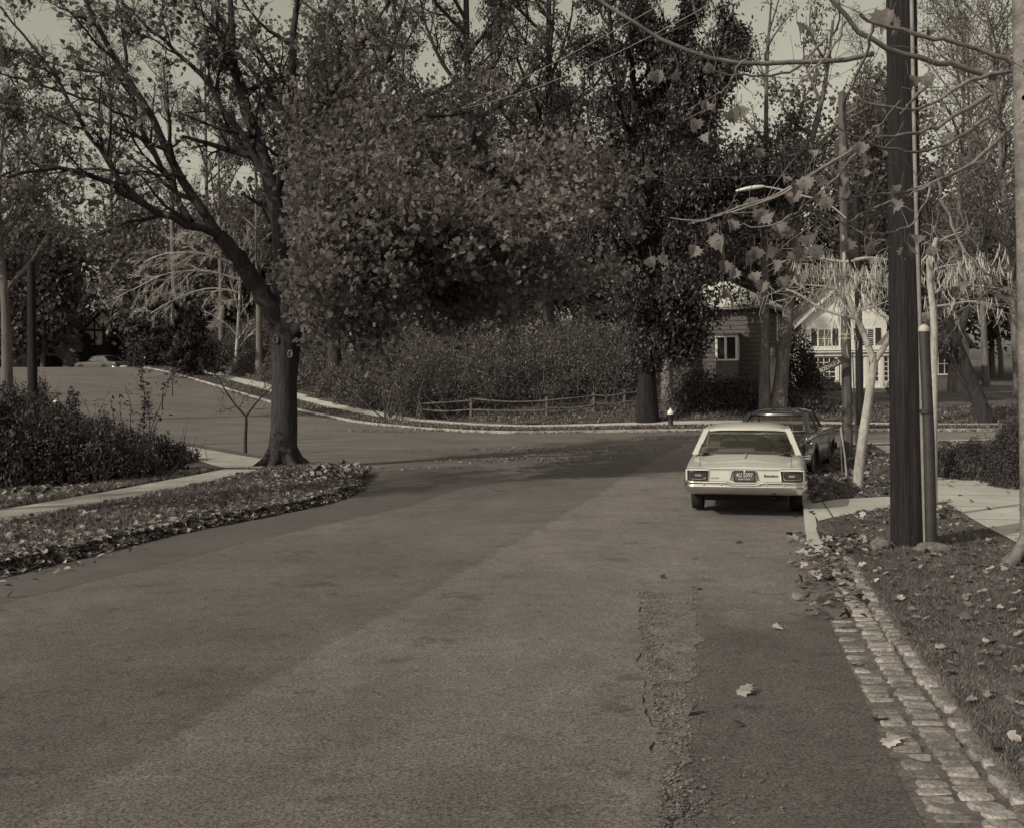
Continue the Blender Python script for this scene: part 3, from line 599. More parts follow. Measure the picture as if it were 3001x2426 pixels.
for px_, ds, r0, r1, side, ks in limbs:
    r0 *= .85 if side == 'l' and r0 < .2 else 1; q = resample(ML(px_, ds), 14); q[1:-1] += rng.normal(0, .035, (12, 3)); tk.tube(q, np.linspace(r0, r1, 14), 10)
    if ks:
        o = dict(OM); o['kids'] = tuple(int(k_ * ks) for k_ in OM['kids'])
        if side == 'r': o['up'] = -.05
        o['kids'] = tuple(int(k_ * (1.45 if side in 'lu' else 1)) for k_ in o['kids'])
        sprout(tk, q, r0, 0, rng, dict(l=tips_l, r=tips_r, u=tips_u)[side], o)
MT = thing('street_maple', MBASE, 'large maple with forked dark trunk and low leafy crown on the left verge corner', 'tree')
tk.build('trunk', bark, MT, MBASE)
for (a, b, rr) in ((808, 995, .105), (850, 1038, .09)):
    kn = MB(); c = P(a, b, D0 - .40); th = np.linspace(0, 2 * np.pi, 18); kn.tube(np.column_stack([c[0] + rr * .6 * np.cos(th), np.full(18, c[1]), c[2] + rr * np.sin(th)]), .022, 6); kn.lathe([(rr * .55, 0), (.001, -.02)], c + [0, .02, 0], 14, 'y'); kn.build('pruning_scar', bark_m, MT, MBASE)

lb = MB()
leaves(lb, tip_pos(tips_l, .8, .10, rng), .145, T_MAPLE, rng, 1.0)
leaves(lb, tip_pos(tips_u, 2.0, .14, rng), .14, T_MAPLE, rng, 1.0)
clr = lambda p: ~((p[:, 0] < -4.75) & (p[:, 2] < 6.3))
leaves(lb, tip_pos(tips_r, 12, .26, rng, clr), .135, T_MAPLE, rng, 1.0)
# drooping outer sprays of the leafy side
for (a, b, dd, rx, rz_, n_) in ((960, 560, -4, 1.3, .8, 900), (1060, 640, -5, 1.5, .9, 1200), (1180, 600, -4, 1.4, .8, 1100), (1320, 620, -4, 1.5, .8, 1200), (930, 700, -5, 1.1, .9, 900), (1040, 780, -5.5, 1.3, .8, 1100), (1180, 760, -4, 1.4, .8, 1100), (1330, 780, -3, 1.5, .8, 1100), (1480, 740, -4, 1.5, .9, 1200), (1640, 700, -4, 1.5, .9, 1100), (980, 880, -5.5, .9, .7, 700), (930, 940, -4, .55, .45, 350), (1120, 870, -3, 1.3, .6, 800), (1290, 870, -1, 1.3, .55, 700), (1450, 860, 0, 1.3, .5, 700), (1600, 850, 0, 1.4, .5, 700), (1160, 480, -2, 1.2, .8, 700), (1330, 520, -2, 1.5, .8, 900), (1500, 600, -3, 1.5, .8, 900), (1700, 590, -4, 1.2, .8, 600), (930, 800, -5.5, .8, .8, 700), (1010, 460, 0, 1.2, .9, 600)):
    c = P(a, b, D0 + dd); n_ = int(n_ * .8); q = rng.normal(0, 1, (n_, 3)); q /= np.linalg.norm(q, axis=1, keepdims=True); q *= rng.uniform(.2, 1, (n_, 1)) ** .6
    cl = rng.integers(0, 26, n_); cc = rng.normal(0, .55, (26, 3)); q = q * .34 + cc[cl] * .95 * [1.15, 1, 1]; q *= [rx, 1.3, rz_]
    q = c + q; leaves(lb, q[clr(q)], .135, T_MAPLE, rng, .95)
lb.build('crown', leaf_maple, MT, MBASE)

def at(sx, sy, D, z=None):
    p = P(sx, sy, D); return np.array([p[0], D, gz(p[0], D) if z is None else z])
# ivy clad evergreen with several stems
b = at(1897, 1245, 45.0); D = 45.
st = [([b, P(1895, 1100, D), P(1893, 900, D), P(1890, 700, D), P(1890, 560, D), P(1840, 400, D), P(1800, 200, D), P(1780, 0, D)], .42),
      ([P(1888, 560, D), P(1868, 430, D + 1), P(1858, 300, D + 1), P(1845, 100, D + 1), P(1850, -60, D + 1)], .26),
      ([P(1892, 600, D), P(1910, 500, D - 1), P(1960, 400, D - 1), P(2060, 270, D - 2), P(2120, 120, D - 2)], .24),
      ([P(1895, 560, D), P(1940, 380, D + 1), P(1960, 200, D + 2), P(2000, 20, D + 2)], .2),
      ([P(1893, 820, D), P(1990, 680, D - 1), P(2100, 560, D - 2), P(2210, 500, D - 2)], .14), ([P(1893, 900, D), P(1950, 850, D - 1.5), P(1990, 900, D - 2), P(2010, 980, D - 2)], .10), ([P(1893, 760, D), P(1800, 700, D - 1), P(1700, 720, D - 1)], .12)]
tree('ivy_clad_tree', 'tall dark ivy clad evergreen tree with a wide trunk beside the hydrant', b, 20, .42, 31, leaf_dark, M('shaded_ivy_bark', .018, .4, 5, .95, 1, 40, .35, 20, stretch=(1, 1, .15)), per=20, lsize=.22, stems=st, levels=3, kids=(13, 7, 4), ratio=.3, maxl=3.4, spread=.22, t0=.2, wob=.16, up=.0)
iv = MB(); rg = np.random.default_rng(3)
th = rg.uniform(0, 2 * np.pi, 6500); hz = rg.uniform(2.2, 11, 6500); leaves(iv, np.column_stack([b[0] + (.45 + rg.normal(0, .16, 6500)) * np.cos(th) * (1 + hz * .06), b[1] + .6 * np.sin(th), b[2] + hz]), .2, T_OVAL, rg, 1.2)
for (a_, b_, s_, n_) in ((1930, 1000, .8, 1200), (1990, 1040, .7, 900), (1950, 900, 1.0, 1400), (1850, 850, .8, 800), (2040, 800, .8, 700), (2060, 700, 1.0, 900), (2180, 640, 1.1, 1000), (2220, 560, 1.3, 1300), (2310, 560, 1.3, 1200), (2110, 860, .8, 260), (2190, 870, .9, 180), (2080, 930, .7, 260), (2080, 560, 1.3, 1300), (2350, 480, 1.1, 900)):
    c = P(a_, b_, 43.5); leaves(iv, c + rg.normal(0, .55, (n_, 3)) * [s_, .9, s_ * .8], .21, T_OVAL, rg, 1.2)
iv_o = iv.build('ivy', leaf_dark, [q for q in bpy.data.objects if q.name == 'ivy_clad_tree'][0], b)
# twin trunked tree
b = at(2258, 1235, 46.0); D = 46.
tree('twin_trunk_tree', 'grey barked tree splitting low into two trunks before the shingled house steps', b, 18, .3, 32, leaf_mid, bark_m, per=9, lsize=.17, stems=[([b + [-.25, 0, 0], P(2238, 1150, D), P(2240, 1000, D), P(2242, 880, D), P(2236, 700, D), P(2250, 500, D), P(2240, 250, D), P(2260, 0, D)], .25), ([b + [.3, 0, 0], P(2285, 1150, D), P(2300, 1000, D), P(2312, 880, D), P(2325, 700, D), P(2350, 480, D), P(2420, 300, D), P(2440, 60, D)], .33), ([P(2345, 500, D), P(2400, 430, D), P(2480, 330, D - 1), P(2560, 290, D - 1), P(2640, 330, D - 1)], .15), ([P(2325, 640, D), P(2290, 540, D), P(2270, 440, D), P(2280, 380, D)], .12)], kids=(7, 5, 4), t0=.45, maxl=3.2, wob=.16)
b = at(1955, 1205, 50.0)
tree('grey_barked_tree', 'paler grey trunk standing just right of the ivy clad trunk', b, 19, .27, 33, leaf_dark, M('mid_grey_bark', .22, .3, 4, .9, .7, 30, stretch=(1, 1, .2)), per=12, lsize=.22, clear=.4, kids=(10, 6, 4), maxl=4)
# trees behind the maple
BT = 'tall trees behind the big street maple'
b = at(1045, 1165, 66.0)
tree('straight_tree', 'tall tree with a straight pale trunk rising behind the forked maple', b, 33, .42, 34, leaf_mid, M('silver_bark', .25, .3, 4, .9, .6, 30), per=22, lsize=.20, clear=.25, kids=(18, 7, 5), maxl=6, group=BT)
b = at(985, 1150, 62.0); D = 62.
tree('leaning_tree', 'dark limbed tree leaning right behind the forked maple', b, 22, .4, 35, leaf_mid, bark, per=24, lsize=.20, stems=[([b, P(970, 800, D), P(990, 560, D), P(1040, 400, D), P(1110, 250, D), P(1180, 60, D), P(1220, -100, D)], .42), ([P(990, 560, D), P(960, 400, D), P(985, 250, D), P(1010, 60, D)], .2), ([P(1030, 420, D), P(1150, 330, D), P(1300, 260, D), P(1440, 180, D), P(1500, 60, D)], .2), ([P(1000, 520, D), P(1140, 470, D), P(1290, 440, D), P(1400, 430, D)], .16)], kids=(10, 6, 4), maxl=4, t0=.25, group=BT)
b = at(1390, 1150, 60.0)
tree('spreading_tree', 'wide spreading leafy tree behind the split rail fence', b, 33, .4, 36, leaf_mid, bark, per=26, lsize=.2, clear=.18, kids=(22, 8, 5), maxl=7, group=BT)
b = at(1610, 1130, 64.0)
tree('bushy_tree', 'bushy tree in the gap between the street maple and the ivy clad tree', b, 34, .4, 37, leaf_mid, bark, per=26, lsize=.21, clear=.18, kids=(22, 8, 5), maxl=7, group=BT)
b = at(520, 1060, 84.0)
tree('thin_crowned_tree', 'thin crowned tree rising left of the forked maple beyond the climbing road', b, 25, .3, 38, leaf_mid, bark_m, per=7, lsize=.19, clear=.35, kids=(10, 6, 4), maxl=4, lean=(-1, 0))
for sx, D, H_, sd, lab in ((330, 104, 34, 391, 'very tall thin limbed tree seen against the sky behind the left maple boughs'), (60, 100, 30, 392, 'tall thin limbed tree against the sky at the upper left corner'), (610, 96, 33, 393, 'tall thin limbed tree close left of the upright maple limbs')):
    b = at(sx, 1060, D); tree('tall_thin_tree', lab, b, H_, .28, sd, leaf_far, bark_m, per=3.2, lsize=.2, clear=.25, kids=(22, 9, 6), maxl=6, minr=.014, group='thin limbed trees against the left sky')
# left side trees over the hill
for i, (sx, D, H_, sd, per_, nm, lab) in enumerate(((20, 44, 13, 41, 20, 'roadside_tree', 'broad leafy tree at the left edge by the dark road pole'), (128, 108, 17, 42, 20, 'roadside_tree', 'leafy tree rising behind the stucco house with arched entrance'), (235, 98, 15, 43, 26, 'roadside_tree', 'drooping leafy tree left of the half timbered house'), (430, 95, 16, 44, 24, 'roadside_tree', 'pale leafy tree right of the half timbered house'), (650, 80, 19, 45, 26, 'hillside_tree', 'leafy tree on the slope close left of the maple fork'), (760, 72, 18, 46, 28, 'hillside_tree', 'dense leafy tree directly behind the maple trunk'))):
    b = at(sx, 1060, D); tree(nm, lab, b, H_, .26, sd, leaf_mid, bark_m, per=per_, lsize=.2, clear=.42 if sx < 300 else .22, kids=(13, 6, 4), maxl=4, group='leafy trees round the hill road')
b = np.array([-20.5, 8.5, gz(-20.5, 8.5)]); tree('shade_tree', 'leafy tree standing just out of view left of the shaded verge', b, 12, .3, 77, leaf_mid, bark, per=14, lsize=.2, clear=.3, kids=(14, 6, 4), maxl=4)
# sunlit bare branches
b = at(690, 1040, 74.0)
tree('bare_shrub_tree', 'sunlit leafless tree with a fan of pale drooping twigs left of the maple fork', b, 8, .16, 50, None, M('sunlit_twig', .42, .2, 3, .8), per=0, stems=[([b, P(700, 900, 74), P(705, 800, 74), P(700, 700, 73)], .15), ([P(702, 860, 74), P(620, 840, 73), P(520, 870, 72), P(440, 920, 72)], .07), ([P(702, 820, 74), P(600, 790, 73), P(480, 800, 72), P(390, 850, 72)], .07), ([P(703, 780, 74), P(590, 740, 73), P(480, 740, 72), P(420, 770, 72)], .07), ([P(703, 760, 74), P(640, 700, 73), P(560, 680, 72)], .06), ([P(702, 880, 74), P(660, 880, 73), P(640, 940, 72)], .05)], kids=(10, 7, 6), maxl=3.0, up=-.06, minr=.012, t0=.1, ang=.5)
# right hand bare trees
for i, (sx, D, H_, sd, ln, lab) in enumerate(((2560, 84, 27, 51, 0, 'bare tree behind the white house gable'), (2790, 60, 22, 53, 1.0, 'bare branched tree right of the near pole above the cottage'), (2890, 72, 26, 54, -1, 'tall bare tree deep behind the clipped hedge'), (2990, 50, 20, 55, -1.5, 'bare tree at the right edge behind the near trunk'))):
    b = at(sx, 1130, D); tree('bare_tree', lab, b, H_, .24, sd, leaf_far, bark_m, per=3.5, lsize=.15, clear=.2, kids=(22, 10, 7), maxl=5, lean=(ln, 0), group='nearly leafless trees on the right', minr=.014)
b = at(2890, 1250, 44.0); D = 44.
tree('low_forked_tree', 'dark leaning trunk forking low above the clipped hedge', b, 9, .32, 56, leaf_mid, bark, per=3, stems=[([b, P(2850, 1120, D), P(2800, 1010, D), P(2760, 900, D), P(2740, 760, D), P(2700, 560, D)], .34), ([P(2870, 1180, D), P(2780, 1060, D), P(2700, 960, D)], .13), ([P(2800, 1010, D), P(2840, 900, D), P(2870, 750, D), P(2900, 600, D)], .18), ([P(2760, 930, D), P(2700, 800, D), P(2660, 700, D)], .12)], kids=(8, 5, 4), maxl=2.5, t0=.4)
# conifers by the hill
def conifer(name, label, b, H_, Rm, seed, n=5200):
    rg = np.random.default_rng(seed); t = thing(name, b, label, 'conifer', 'dark conifers by the climbing road'); m = MB().tube([b + [0, 0, -.2], b + [0, 0, H_]], [.16, .03], 8); tips = []
    for k_ in range(int(H_ * 11)):
        z = H_ * (.08 + .9 * rg.uniform(0, 1)); L = Rm * (1 - z / H_) ** .8 * rg.uniform(.6, 1.15) + .1; a = rg.uniform(0, 2 * np.pi); d = np.array([math.cos(a), math.sin(a), -.12 + .25 * z / H_])
        p, _ = wander(b + [0, 0, z], d, L, .03, rg, 4, .08, -.03); m.tube(p, [.03, .02, .015, .01, .006], 3); tips.append(p)
    m.build('trunk', bark, t, b); lb = MB(); leaves(lb, tip_pos(tips, n / len(tips), .1, rg) - [0, 0, .04], .26, T_NEEDLE, rg, .8); lb.build('crown', needle, t, b); return t
conifer('conifer', 'dark conical conifer beyond the far hydrant', at(410, 1060, 86), 6.2, 2.0, 61)
conifer('conifer', 'slim dark conifer between the conical one and the half timbered house', at(350, 1060, 90), 5.0, 1.9, 62)
conifer('conifer', 'broad dark pine on the bank right of the far hydrant', at(500, 1060, 76), 5.4, 2.6, 63, 7000)
conifer('conifer', 'wide dark conifer leaning over the far sidewalk', at(570, 1090, 70), 4.8, 2.4, 64, 7500)
conifer('conifer', 'small dark conifer before the tudor style house', at(255, 1060, 88), 3.4, 1.5, 65, 3500)
us = MB(); rgu = np.random.default_rng(66)
for k_ in range(46):
    sx_ = 1080 + k_ * 20 + rgu.uniform(-12, 12); D = rgu.uniform(64, 76); c = at(sx_, 1100, D); n_ = 520; q = rgu.normal(0, 1, (n_, 3)); q /= np.linalg.norm(q, axis=1, keepdims=True); q *= rgu.uniform(.3, 1, (n_, 1)) ** .5; q[:, 2] = np.abs(q[:, 2])
    leaves(us, c + q * [1.7, 1.5, rgu.uniform(2.8, 5.6)], .24, T_QUAD, rgu, 1.2)
tag(us.build('woodland_undergrowth', leaf_vine), 'dim leafy undergrowth filling the gap between fence thicket and tree crowns', kind='stuff')
# far woods as one mass
wd = MB(); wl = MB(); rg = np.random.default_rng(71)
for k_ in range(150):
    D = rg.uniform(84, 125); x_ = rg.uniform(-.60, .60) * D
    if rg.uniform() < .25 and -.5 < x_ / D < -.22: continue
    z0 = float(hgt(x_, min(D, 130))); H_ = rg.uniform(14, 27) * (.55 if x_ / D < -.22 else 1.0)
    p, _ = wander([x_, D, z0 - .5], (0, 0, 1), H_, .3, rg, 6, .06); wd.tube(p, np.linspace(.26, .05, 7), 5)
    for q in range(16):
        i = rg.integers(2, 7); pp, _ = wander(p[i], rg.normal(0, 1, 3) * [1, 1, .3] + [0, 0, .7], rg.uniform(2, 5), .05, rg, 4, .15); wd.tube(pp, np.linspace(.07, .02, 5), 3)
        nn = 80 if x_ / D > .38 else 200; leaves(wl, pp[rg.integers(0, 5, nn)] + rg.normal(0, .9, (nn, 3)), .36, T_QUAD, rg, 1.3)
o = wl.build('distant_woods', leaf_far); tag(o, 'distant autumn woods closing the view behind the houses', kind='stuff')
tag(wd.build('distant_trunks', bark_m), 'trunks and limbs of the distant woods', kind='stuff')
# ---------------------------------------------------------------- hedges, undergrowth, saplings
def leaf_mass(lb, blobs, size, T, rng, n_per, tilt=1.2, shell=.55):
    for (x, y, rx, ry, rz_) in blobs:
        n = int(n_per * rx * rz_ * 4); q = rng.normal(0, 1, (n, 3)); q /= np.linalg.norm(q, axis=1, keepdims=True); q *= rng.uniform(shell ** 3, 1, (n, 1)) ** (1 / 3)
        q *= 1 + .16 * np.sin(q[:, :1] * 7 + x * 3) * np.cos(q[:, 1:2] * 6 + y) + rng.normal(0, .05, (n, 1)); q[:, 2] = np.abs(q[:, 2])
        p = q * [rx, ry, rz_] + [x, y, 0]; p[:, 2] += hgt(p[:, 0], p[:, 1]) + VG - .03; leaves(lb, p, size, T, rng, tilt)
rng = np.random.default_rng(81)
# left corner brush with whips and a post
lb = MB(); base = at(180, 1400, 24.5)
bl = []
for (a, b, rx, rz_) in ((90, 1440, 1.0, 1.15), (170, 1430, 1.1, 1.1), (260, 1430, 1.0, .95), (340, 1420, .95, .85), (430, 1400, .9, .75), (500, 1370, .6, .45), (60, 1400, 1.3, 1.5), (150, 1390, 1.2, 1.25), (270, 1380, 1.0, 1.0), (380, 1375, 1.0, .85), (0, 1440, 1.2, 1.5), (-60, 1440, 1.4, 1.6), (-120, 1450, 1.5, 1.6)):
    c = G(a, b); bl.append((c[0], c[1] + .5, rx, .9, rz_))
for (x_, y_, h_) in ((-14.5, 29.5, 2.0), (-17, 32, 2.2), (-20, 35, 2.4), (-15.3, 33.5, 1.6), (-18.5, 38, 1.8), (-13.2, 31.8, 1.1), (-16.5, 28, 2.5), (-19, 30, 2.8), (-22.5, 40, 2.2)): bl.append((x_, y_, 1.5, 1.2, h_))
bl += [(c_[0] + rng.normal(0, .5), c_[1] + rng.normal(0, .3), .32, .3, c_[4] * rng.uniform(1.05, 1.3)) for c_ in bl for _ in range(2)]
leaf_mass(lb, bl, .105, T_OVAL, rng, 600)
CH = thing('corner_shrubbery', base, 'tangled dark shrubbery on the left corner with upright leafy whips', 'bush')
lb.build('foliage', hedge_leaf, CH, base)
tw = MB(); wl_ = MB()
for (x0, y0, x1, y1, n_) in ((420, 1250, 415, 1085, 110), (440, 1270, 410, 1120, 90), (400, 1260, 430, 1160, 60), (436, 1262, 505, 1085, 8), (505, 1100, 545, 1068, 26), (475, 1140, 510, 1090, 22), (335, 1230, 320, 1150, 26), (380, 1230, 365, 1130, 30), (360, 1235, 355, 1170, 20), (300, 1230, 285, 1180, 20), (450, 1250, 480, 1205, 12), (265, 1220, 240, 1170, 10), (170, 1210, 168, 1150, 3)):
    a = P(x0, y0, 24.3); b = P(x1, y1, 24.3); q = resample([a - [0, 0, .5], a, (a + b) / 2 + rng.normal(0, .05, 3), b], 9); tw.tube(q, np.linspace(.014, .005, 9), 4)
    i = rng.integers(2, 9, n_); leaves(wl_, q[i] + rng.normal(0, .09, (n_, 3)), .12, T_OVAL, rng, .5)
for q in range(260):
    c = bl[rng.integers(0, len(bl))]; p0 = np.array([c[0] + rng.normal(0, .4), c[1] + rng.normal(0, .3), 0]); p0[2] = gz(*p0[:2]); pp, _ = wander(p0, rng.normal(0, .5, 3) * [1, 1, 0] + [0, 0, 1], rng.uniform(.7, 1.15) * (c[4] + .2), .01, rng, 5, .12); tw.tube(pp, np.linspace(.012, .004, 6), 3)
tw.build('stem', bark, CH, base); wl_.build('whip_leaves', hedge_leaf, CH, base)
c = at(332, 1330, 23.2); m = MB().box(c + [0, 0, .38], (.12, .10, .95)); m.box(c + [0, 0, .87], (.10, .08, .04)); tag(m.build('wooden_post', pole_g, None, c * 0), 'short grey wooden post standing in the left shrubbery', 'post')
c = P(163, 1180, 26.0); m = MB(); m.lathe([(.001, .07), (.06, .045), (.085, .015), (.085, -.015), (.05, -.05), (.03, -.06)], c, 16); lo_ = m.build('lamp_globe', lamp_m); m = MB()
GLOBE = thing('garden_lamp', (c[0], c[1], c[2] - 1.4), 'small white globe garden lamp poking out of the left shrubbery', 'lamp'); lo_.parent = GLOBE; lo_.location = (-c[0], -c[1], -c[2] + 1.4)
MB().tube([[0, 0, 0], [0, 0, 1.34]], .015, 8).build('pole', metal_d, GLOBE)
# centre bank: vines and thicket
lb = MB(); bl = []
for (a, b, rx, rz_) in ((640, 1090, 2.2, 1.9), (720, 1110, 2.2, 1.8), (800, 1135, 2.2, 1.7), (880, 1160, 2.2, 1.6), (960, 1185, 1.9, 1.6), (1020, 1205, 1.7, 1.75), (1090, 1215, 1.8, 1.9), (1150, 1225, 1.6, 1.7), (1200, 1215, 1.5, 1.3), (560, 1075, 2.4, 1.6)):
    c = G(a, b); bl.append((c[0] + .4, c[1] + 2.6, rx, 1.3, rz_ * 1.15)); bl.append((c[0] + 1.5, c[1] + 5.2, rx * 1.1, 1.5, rz_ * 1.7)); bl.append((c[0] + 3, c[1] + 8.5, rx * 1.2, 1.5, rz_ * 2.3))
leaf_mass(lb, bl, .14, T_OVAL, rng, 420, shell=.6)
tag(lb.build('vine_thicket', leaf_vine), 'dense vines mounded over the bank behind the curving sidewalk', kind='stuff')
mb = MB(); lb = MB(); tips = []
for q in range(340):
    sx = rng.uniform(1120, 1900); D = rng.uniform(48.5, 56); p0 = at(sx, 1200, D + .8); L = rng.uniform(1.6, 5.2); d = np.array([rng.normal(0, .45), rng.normal(0, .3), 1.])
    pp, _ = wander(p0, d, L, .03, rng, 7, .13, -.02); mb.tube(pp, np.linspace(.035, .01, 8), 4)
    for w_ in range(9):
        i = rng.integers(2, 7); p2, _ = wander(pp[i], rng.normal(0, 1, 3) * [1, .8, .5] + [0, 0, .35], rng.uniform(.5, 1.5), .01, rng, 4, .2); mb.tube(p2, np.linspace(.012, .005, 5), 3); tips.append(p2)
leaves(lb, tip_pos(tips, 13, .18, rng), .13, T_OVAL, rng); lb_o = lb.build('thicket_leaves', leaf_vine); tag(lb_o, 'sparse leaves caught in the thicket behind the rail fence', kind='stuff')
tag(mb.build('thicket_stems', M('thicket_twig', .085, .4, 1, .9)), 'tangle of arching bare stems behind the rail fence', kind='stuff')
# dark shrubs by the shingled house and steps
for i, (a, b, D, r_, h_, lab) in enumerate(((2180, 1180, 47.3, 1.1, 1.5, 'dark low bush left of the twin trunked tree'), (2120, 1185, 47.6, 1.2, 1.3, 'dark bush below the bay window of the shingled house'), (2345, 1140, 51.5, 1.0, 3.2, 'tall narrow evergreen bush at the right corner of the shingled house'), (2385, 1120, 64, 1.3, 1.2, 'rounded dark bush below the white sun porch'), (2420, 1120, 65.5, .9, 1.0, 'smaller dark bush at the right of the rounded one below the porch'), (2350, 1180, 47, 1.4, .9, 'low spreading bush right of the twin trunked tree base'), (2040, 1165, 47.5, 1.3, 2.0, 'dark bush behind the hydrant beyond the rail fence'), (2650, 1160, 58, 1.0, 1.2, 'low bush at the right foot of the white house'))):
    b_ = at(a, b, D); t = thing('bush', b_, lab, 'bush', 'evergreen bushes round the far houses'); lb = MB(); leaf_mass(lb, [(b_[0], D, r_, r_, h_), (b_[0] + r_ * .4, D - .3, r_ * .7, r_ * .6, h_ * .6)], .13, T_OVAL, rng, 420, shell=.5); lb.build('foliage', leaf_dark, t, b_)
    sm = MB()
    for q in range(7): pp, _ = wander(b_, rng.normal(0, .35, 3) * [1, 1, 0] + [0, 0, 1], h_ * .8, .02, rng, 4, .1); sm.tube(pp, np.linspace(.03, .008, 5), 4)
    sm.build('stem', bark, t, b_)
# dark hedges left on the hill
lb = MB(); bl = []
for sx in [q for q in range(-60, 600, 34) if not (80 < q < 190 or 245 < q < 350)]: dd_ = 103 - (sx + 60) * .022; c = at(sx, 1060, dd_); bl.append((c[0], c[1] + rng.uniform(-1, 2), 2.0, 1.3, rng.uniform(2.0, 3.8)))
for sx in range(430, 620, 30): c = at(sx, 1085, 77); bl.append((c[0], c[1], 1.6, 1.2, rng.uniform(1.2, 2.4)))
leaf_mass(lb, [q for q in bl if not (-43.5 < q[0] < -41) ], .24, T_OVAL, rng, 150); tag(lb.build('hillside_hedges', needle), 'dark hedges and undergrowth along the far side of the hill road', kind='stuff')
# clipped hedge on the right
b_ = at(2850, 1425, 19.5)
lb = MB(); hb = [(9.9 + k_ * .35, 20.2 + k_ * .1, .55, .8, 1.25 + .1 * math.sin(k_)) for k_ in range(9)] + [(9.05, 21.9, .55, .5, .62), (9.5, 21.2, .6, .6, .8), (9.6, 19.4, .5, .6, .9), (10.1, 18.6, .5, .6, 1.05), (10.6, 19.2, .8, .8, 1.25)]
leaf_mass(lb, hb, .045, T_OVAL, rng, 5200, shell=.75)
HG = thing('clipped_hedge', b_, 'dense clipped hedge by the sidewalk at the right edge', 'hedge'); lb.build('foliage', hedge_leaf, HG, b_); sm = MB()
for q in range(120):
    c = hb[rng.integers(0, len(hb))]; p0 = np.array([c[0] + rng.normal(0, .2), c[1] + rng.normal(0, .2), 0]); p0[2] = gz(*p0[:2]); pp, _ = wander(p0, rng.normal(0, .3, 3) * [1, 1, 0] + [0, 0, 1], c[4] * .95, .01, rng, 4, .15); sm.tube(pp, np.linspace(.012, .004, 5), 3)
tag(sm.build('stems', bark, HG, b_), kind='stuff')
# saplings
def traced(name, label, D, paths, bm, org, k=8, cat='sapling', group=None):
    t = thing(name, org, label, cat, group); m = MB(); out = []
    for pts, r0, r1 in paths:
        q = resample([P(a, b, D + (c[0] if c else 0)) for a, b, *c in pts], 12); m.tube(q, np.linspace(r0, r1, 12), k); out.append((q, r0))
    return t, m, out
org = at(719, 1330, 29.0); org = at(719, 1330, 31.0)
t, m, o_ = traced('bare_sapling', 'thin bare forked sapling on the verge left of the big maple', 31, [([(719, 1335), (719, 1280), (722, 1230), (720, 1216)], .055, .04), ([(720, 1220), (690, 1190), (660, 1145), (640, 1110), (615, 1075)], .035, .012), ([(722, 1218), (750, 1180), (785, 1145), (800, 1130)], .035, .01), ([(690, 1190), (670, 1200), (650, 1195)], .015, .006), ([(750, 1180), (770, 1160), (768, 1140)], .012, .005), ([(700, 1200), (715, 1165), (740, 1150)], .012, .005)], bark, org)
tp = []
for q, r0 in o_[1:]: sprout(m, q, .02, 1, rng, tp, dict(kids=(4, 4, 3), ratio=.4, ang=.7, up=.05, wob=.15, levels=3, minr=.006, maxl=1.2))
m.build('trunk', bark, t, org); lb = MB(); leaves(lb, tip_pos(tp, .7, .05, rng), .10, T_OVAL, rng); lb.build('crown', hedge_leaf, t, org)
# pale forked catalpa in the right verge plus the pod laden boughs
D = 19.5; org = at(2511, 1440, D)
t, m, o_ = traced('catalpa_tree', 'young pale barked catalpa forking in the right verge and hung with long pale seed pods', D, [([(2511, 1448), (2516, 1380), (2528, 1280), (2545, 1170), (2556, 1090), (2562, 1065)], .105, .075), ([(2562, 1068), (2545, 1010), (2520, 950), (2495, 905), (2480, 860), (2470, 800), (2478, 740), (2470, 690)], .07, .03), ([(2560, 1066), (2590, 1020), (2625, 960, .5), (2680, 900, .8), (2700, 820, 1)], .06, .03), ([(2515, 935), (2460, 925), (2400, 905), (2340, 860), (2290, 845)], .035, .012), ([(2480, 860), (2420, 840), (2350, 835)], .03, .01), ([(2475, 770), (2540, 755), (2600, 762), (2660, 770)], .04, .015), ([(2475, 770), (2410, 760), (2330, 750)], .035, .012), ([(2500, 915), (2560, 900), (2610, 880)], .02, .008), ([(2470, 800), (2540, 830), (2620, 850)], .02, .01)], bark_l, org)
tp = []
for q, r0 in o_[3:]: sprout(m, q, .02, 1, rng, tp, dict(kids=(6, 6, 4), ratio=.4, ang=.8, up=.0, wob=.15, levels=3, minr=.007, maxl=1.4))
m.build('trunk', bark_l, t, org)
def pods(mb, pts, rng):
    for p in pts:
        L = rng.uniform(.12, .27); k_ = 5; a = rng.normal(0, .28, 2); q = np.array([[p[0] + a[0] * L * (i / 4) ** 2, p[1] + a[1] * L * (i / 4) ** 2, p[2] - L * i / 4] for i in range(5)])
        mb.tube(q, [.003, .007, .009, .007, .003], 4, rnd=rng.uniform(0, 1))
pm = MB(); pp = []
for (a, b, rx, ry, n_) in ((2440, 790, 75, 28, 170), (2540, 800, 90, 30, 170), (2620, 830, 40, 40, 70), (2420, 870, 30, 40, 70), (2480, 850, 60, 40, 90), (2560, 900, 60, 40, 60), (2480, 960, 40, 30, 16)):
    cl = rng.normal(0, 1, (14, 3)); ci = rng.integers(0, 14, n_); c = P(a, b, D)
    pp += list(c + cl[ci] * [rx / F * D * .8, .7, ry / F * D * .8] + rng.normal(0, .07, (n_, 3)))
pods(pm, pp, rng); tag(pm.build('seed_pods', pod_m, t, org), kind='stuff')
D = 15.0; org = at(2790, 1420, D)
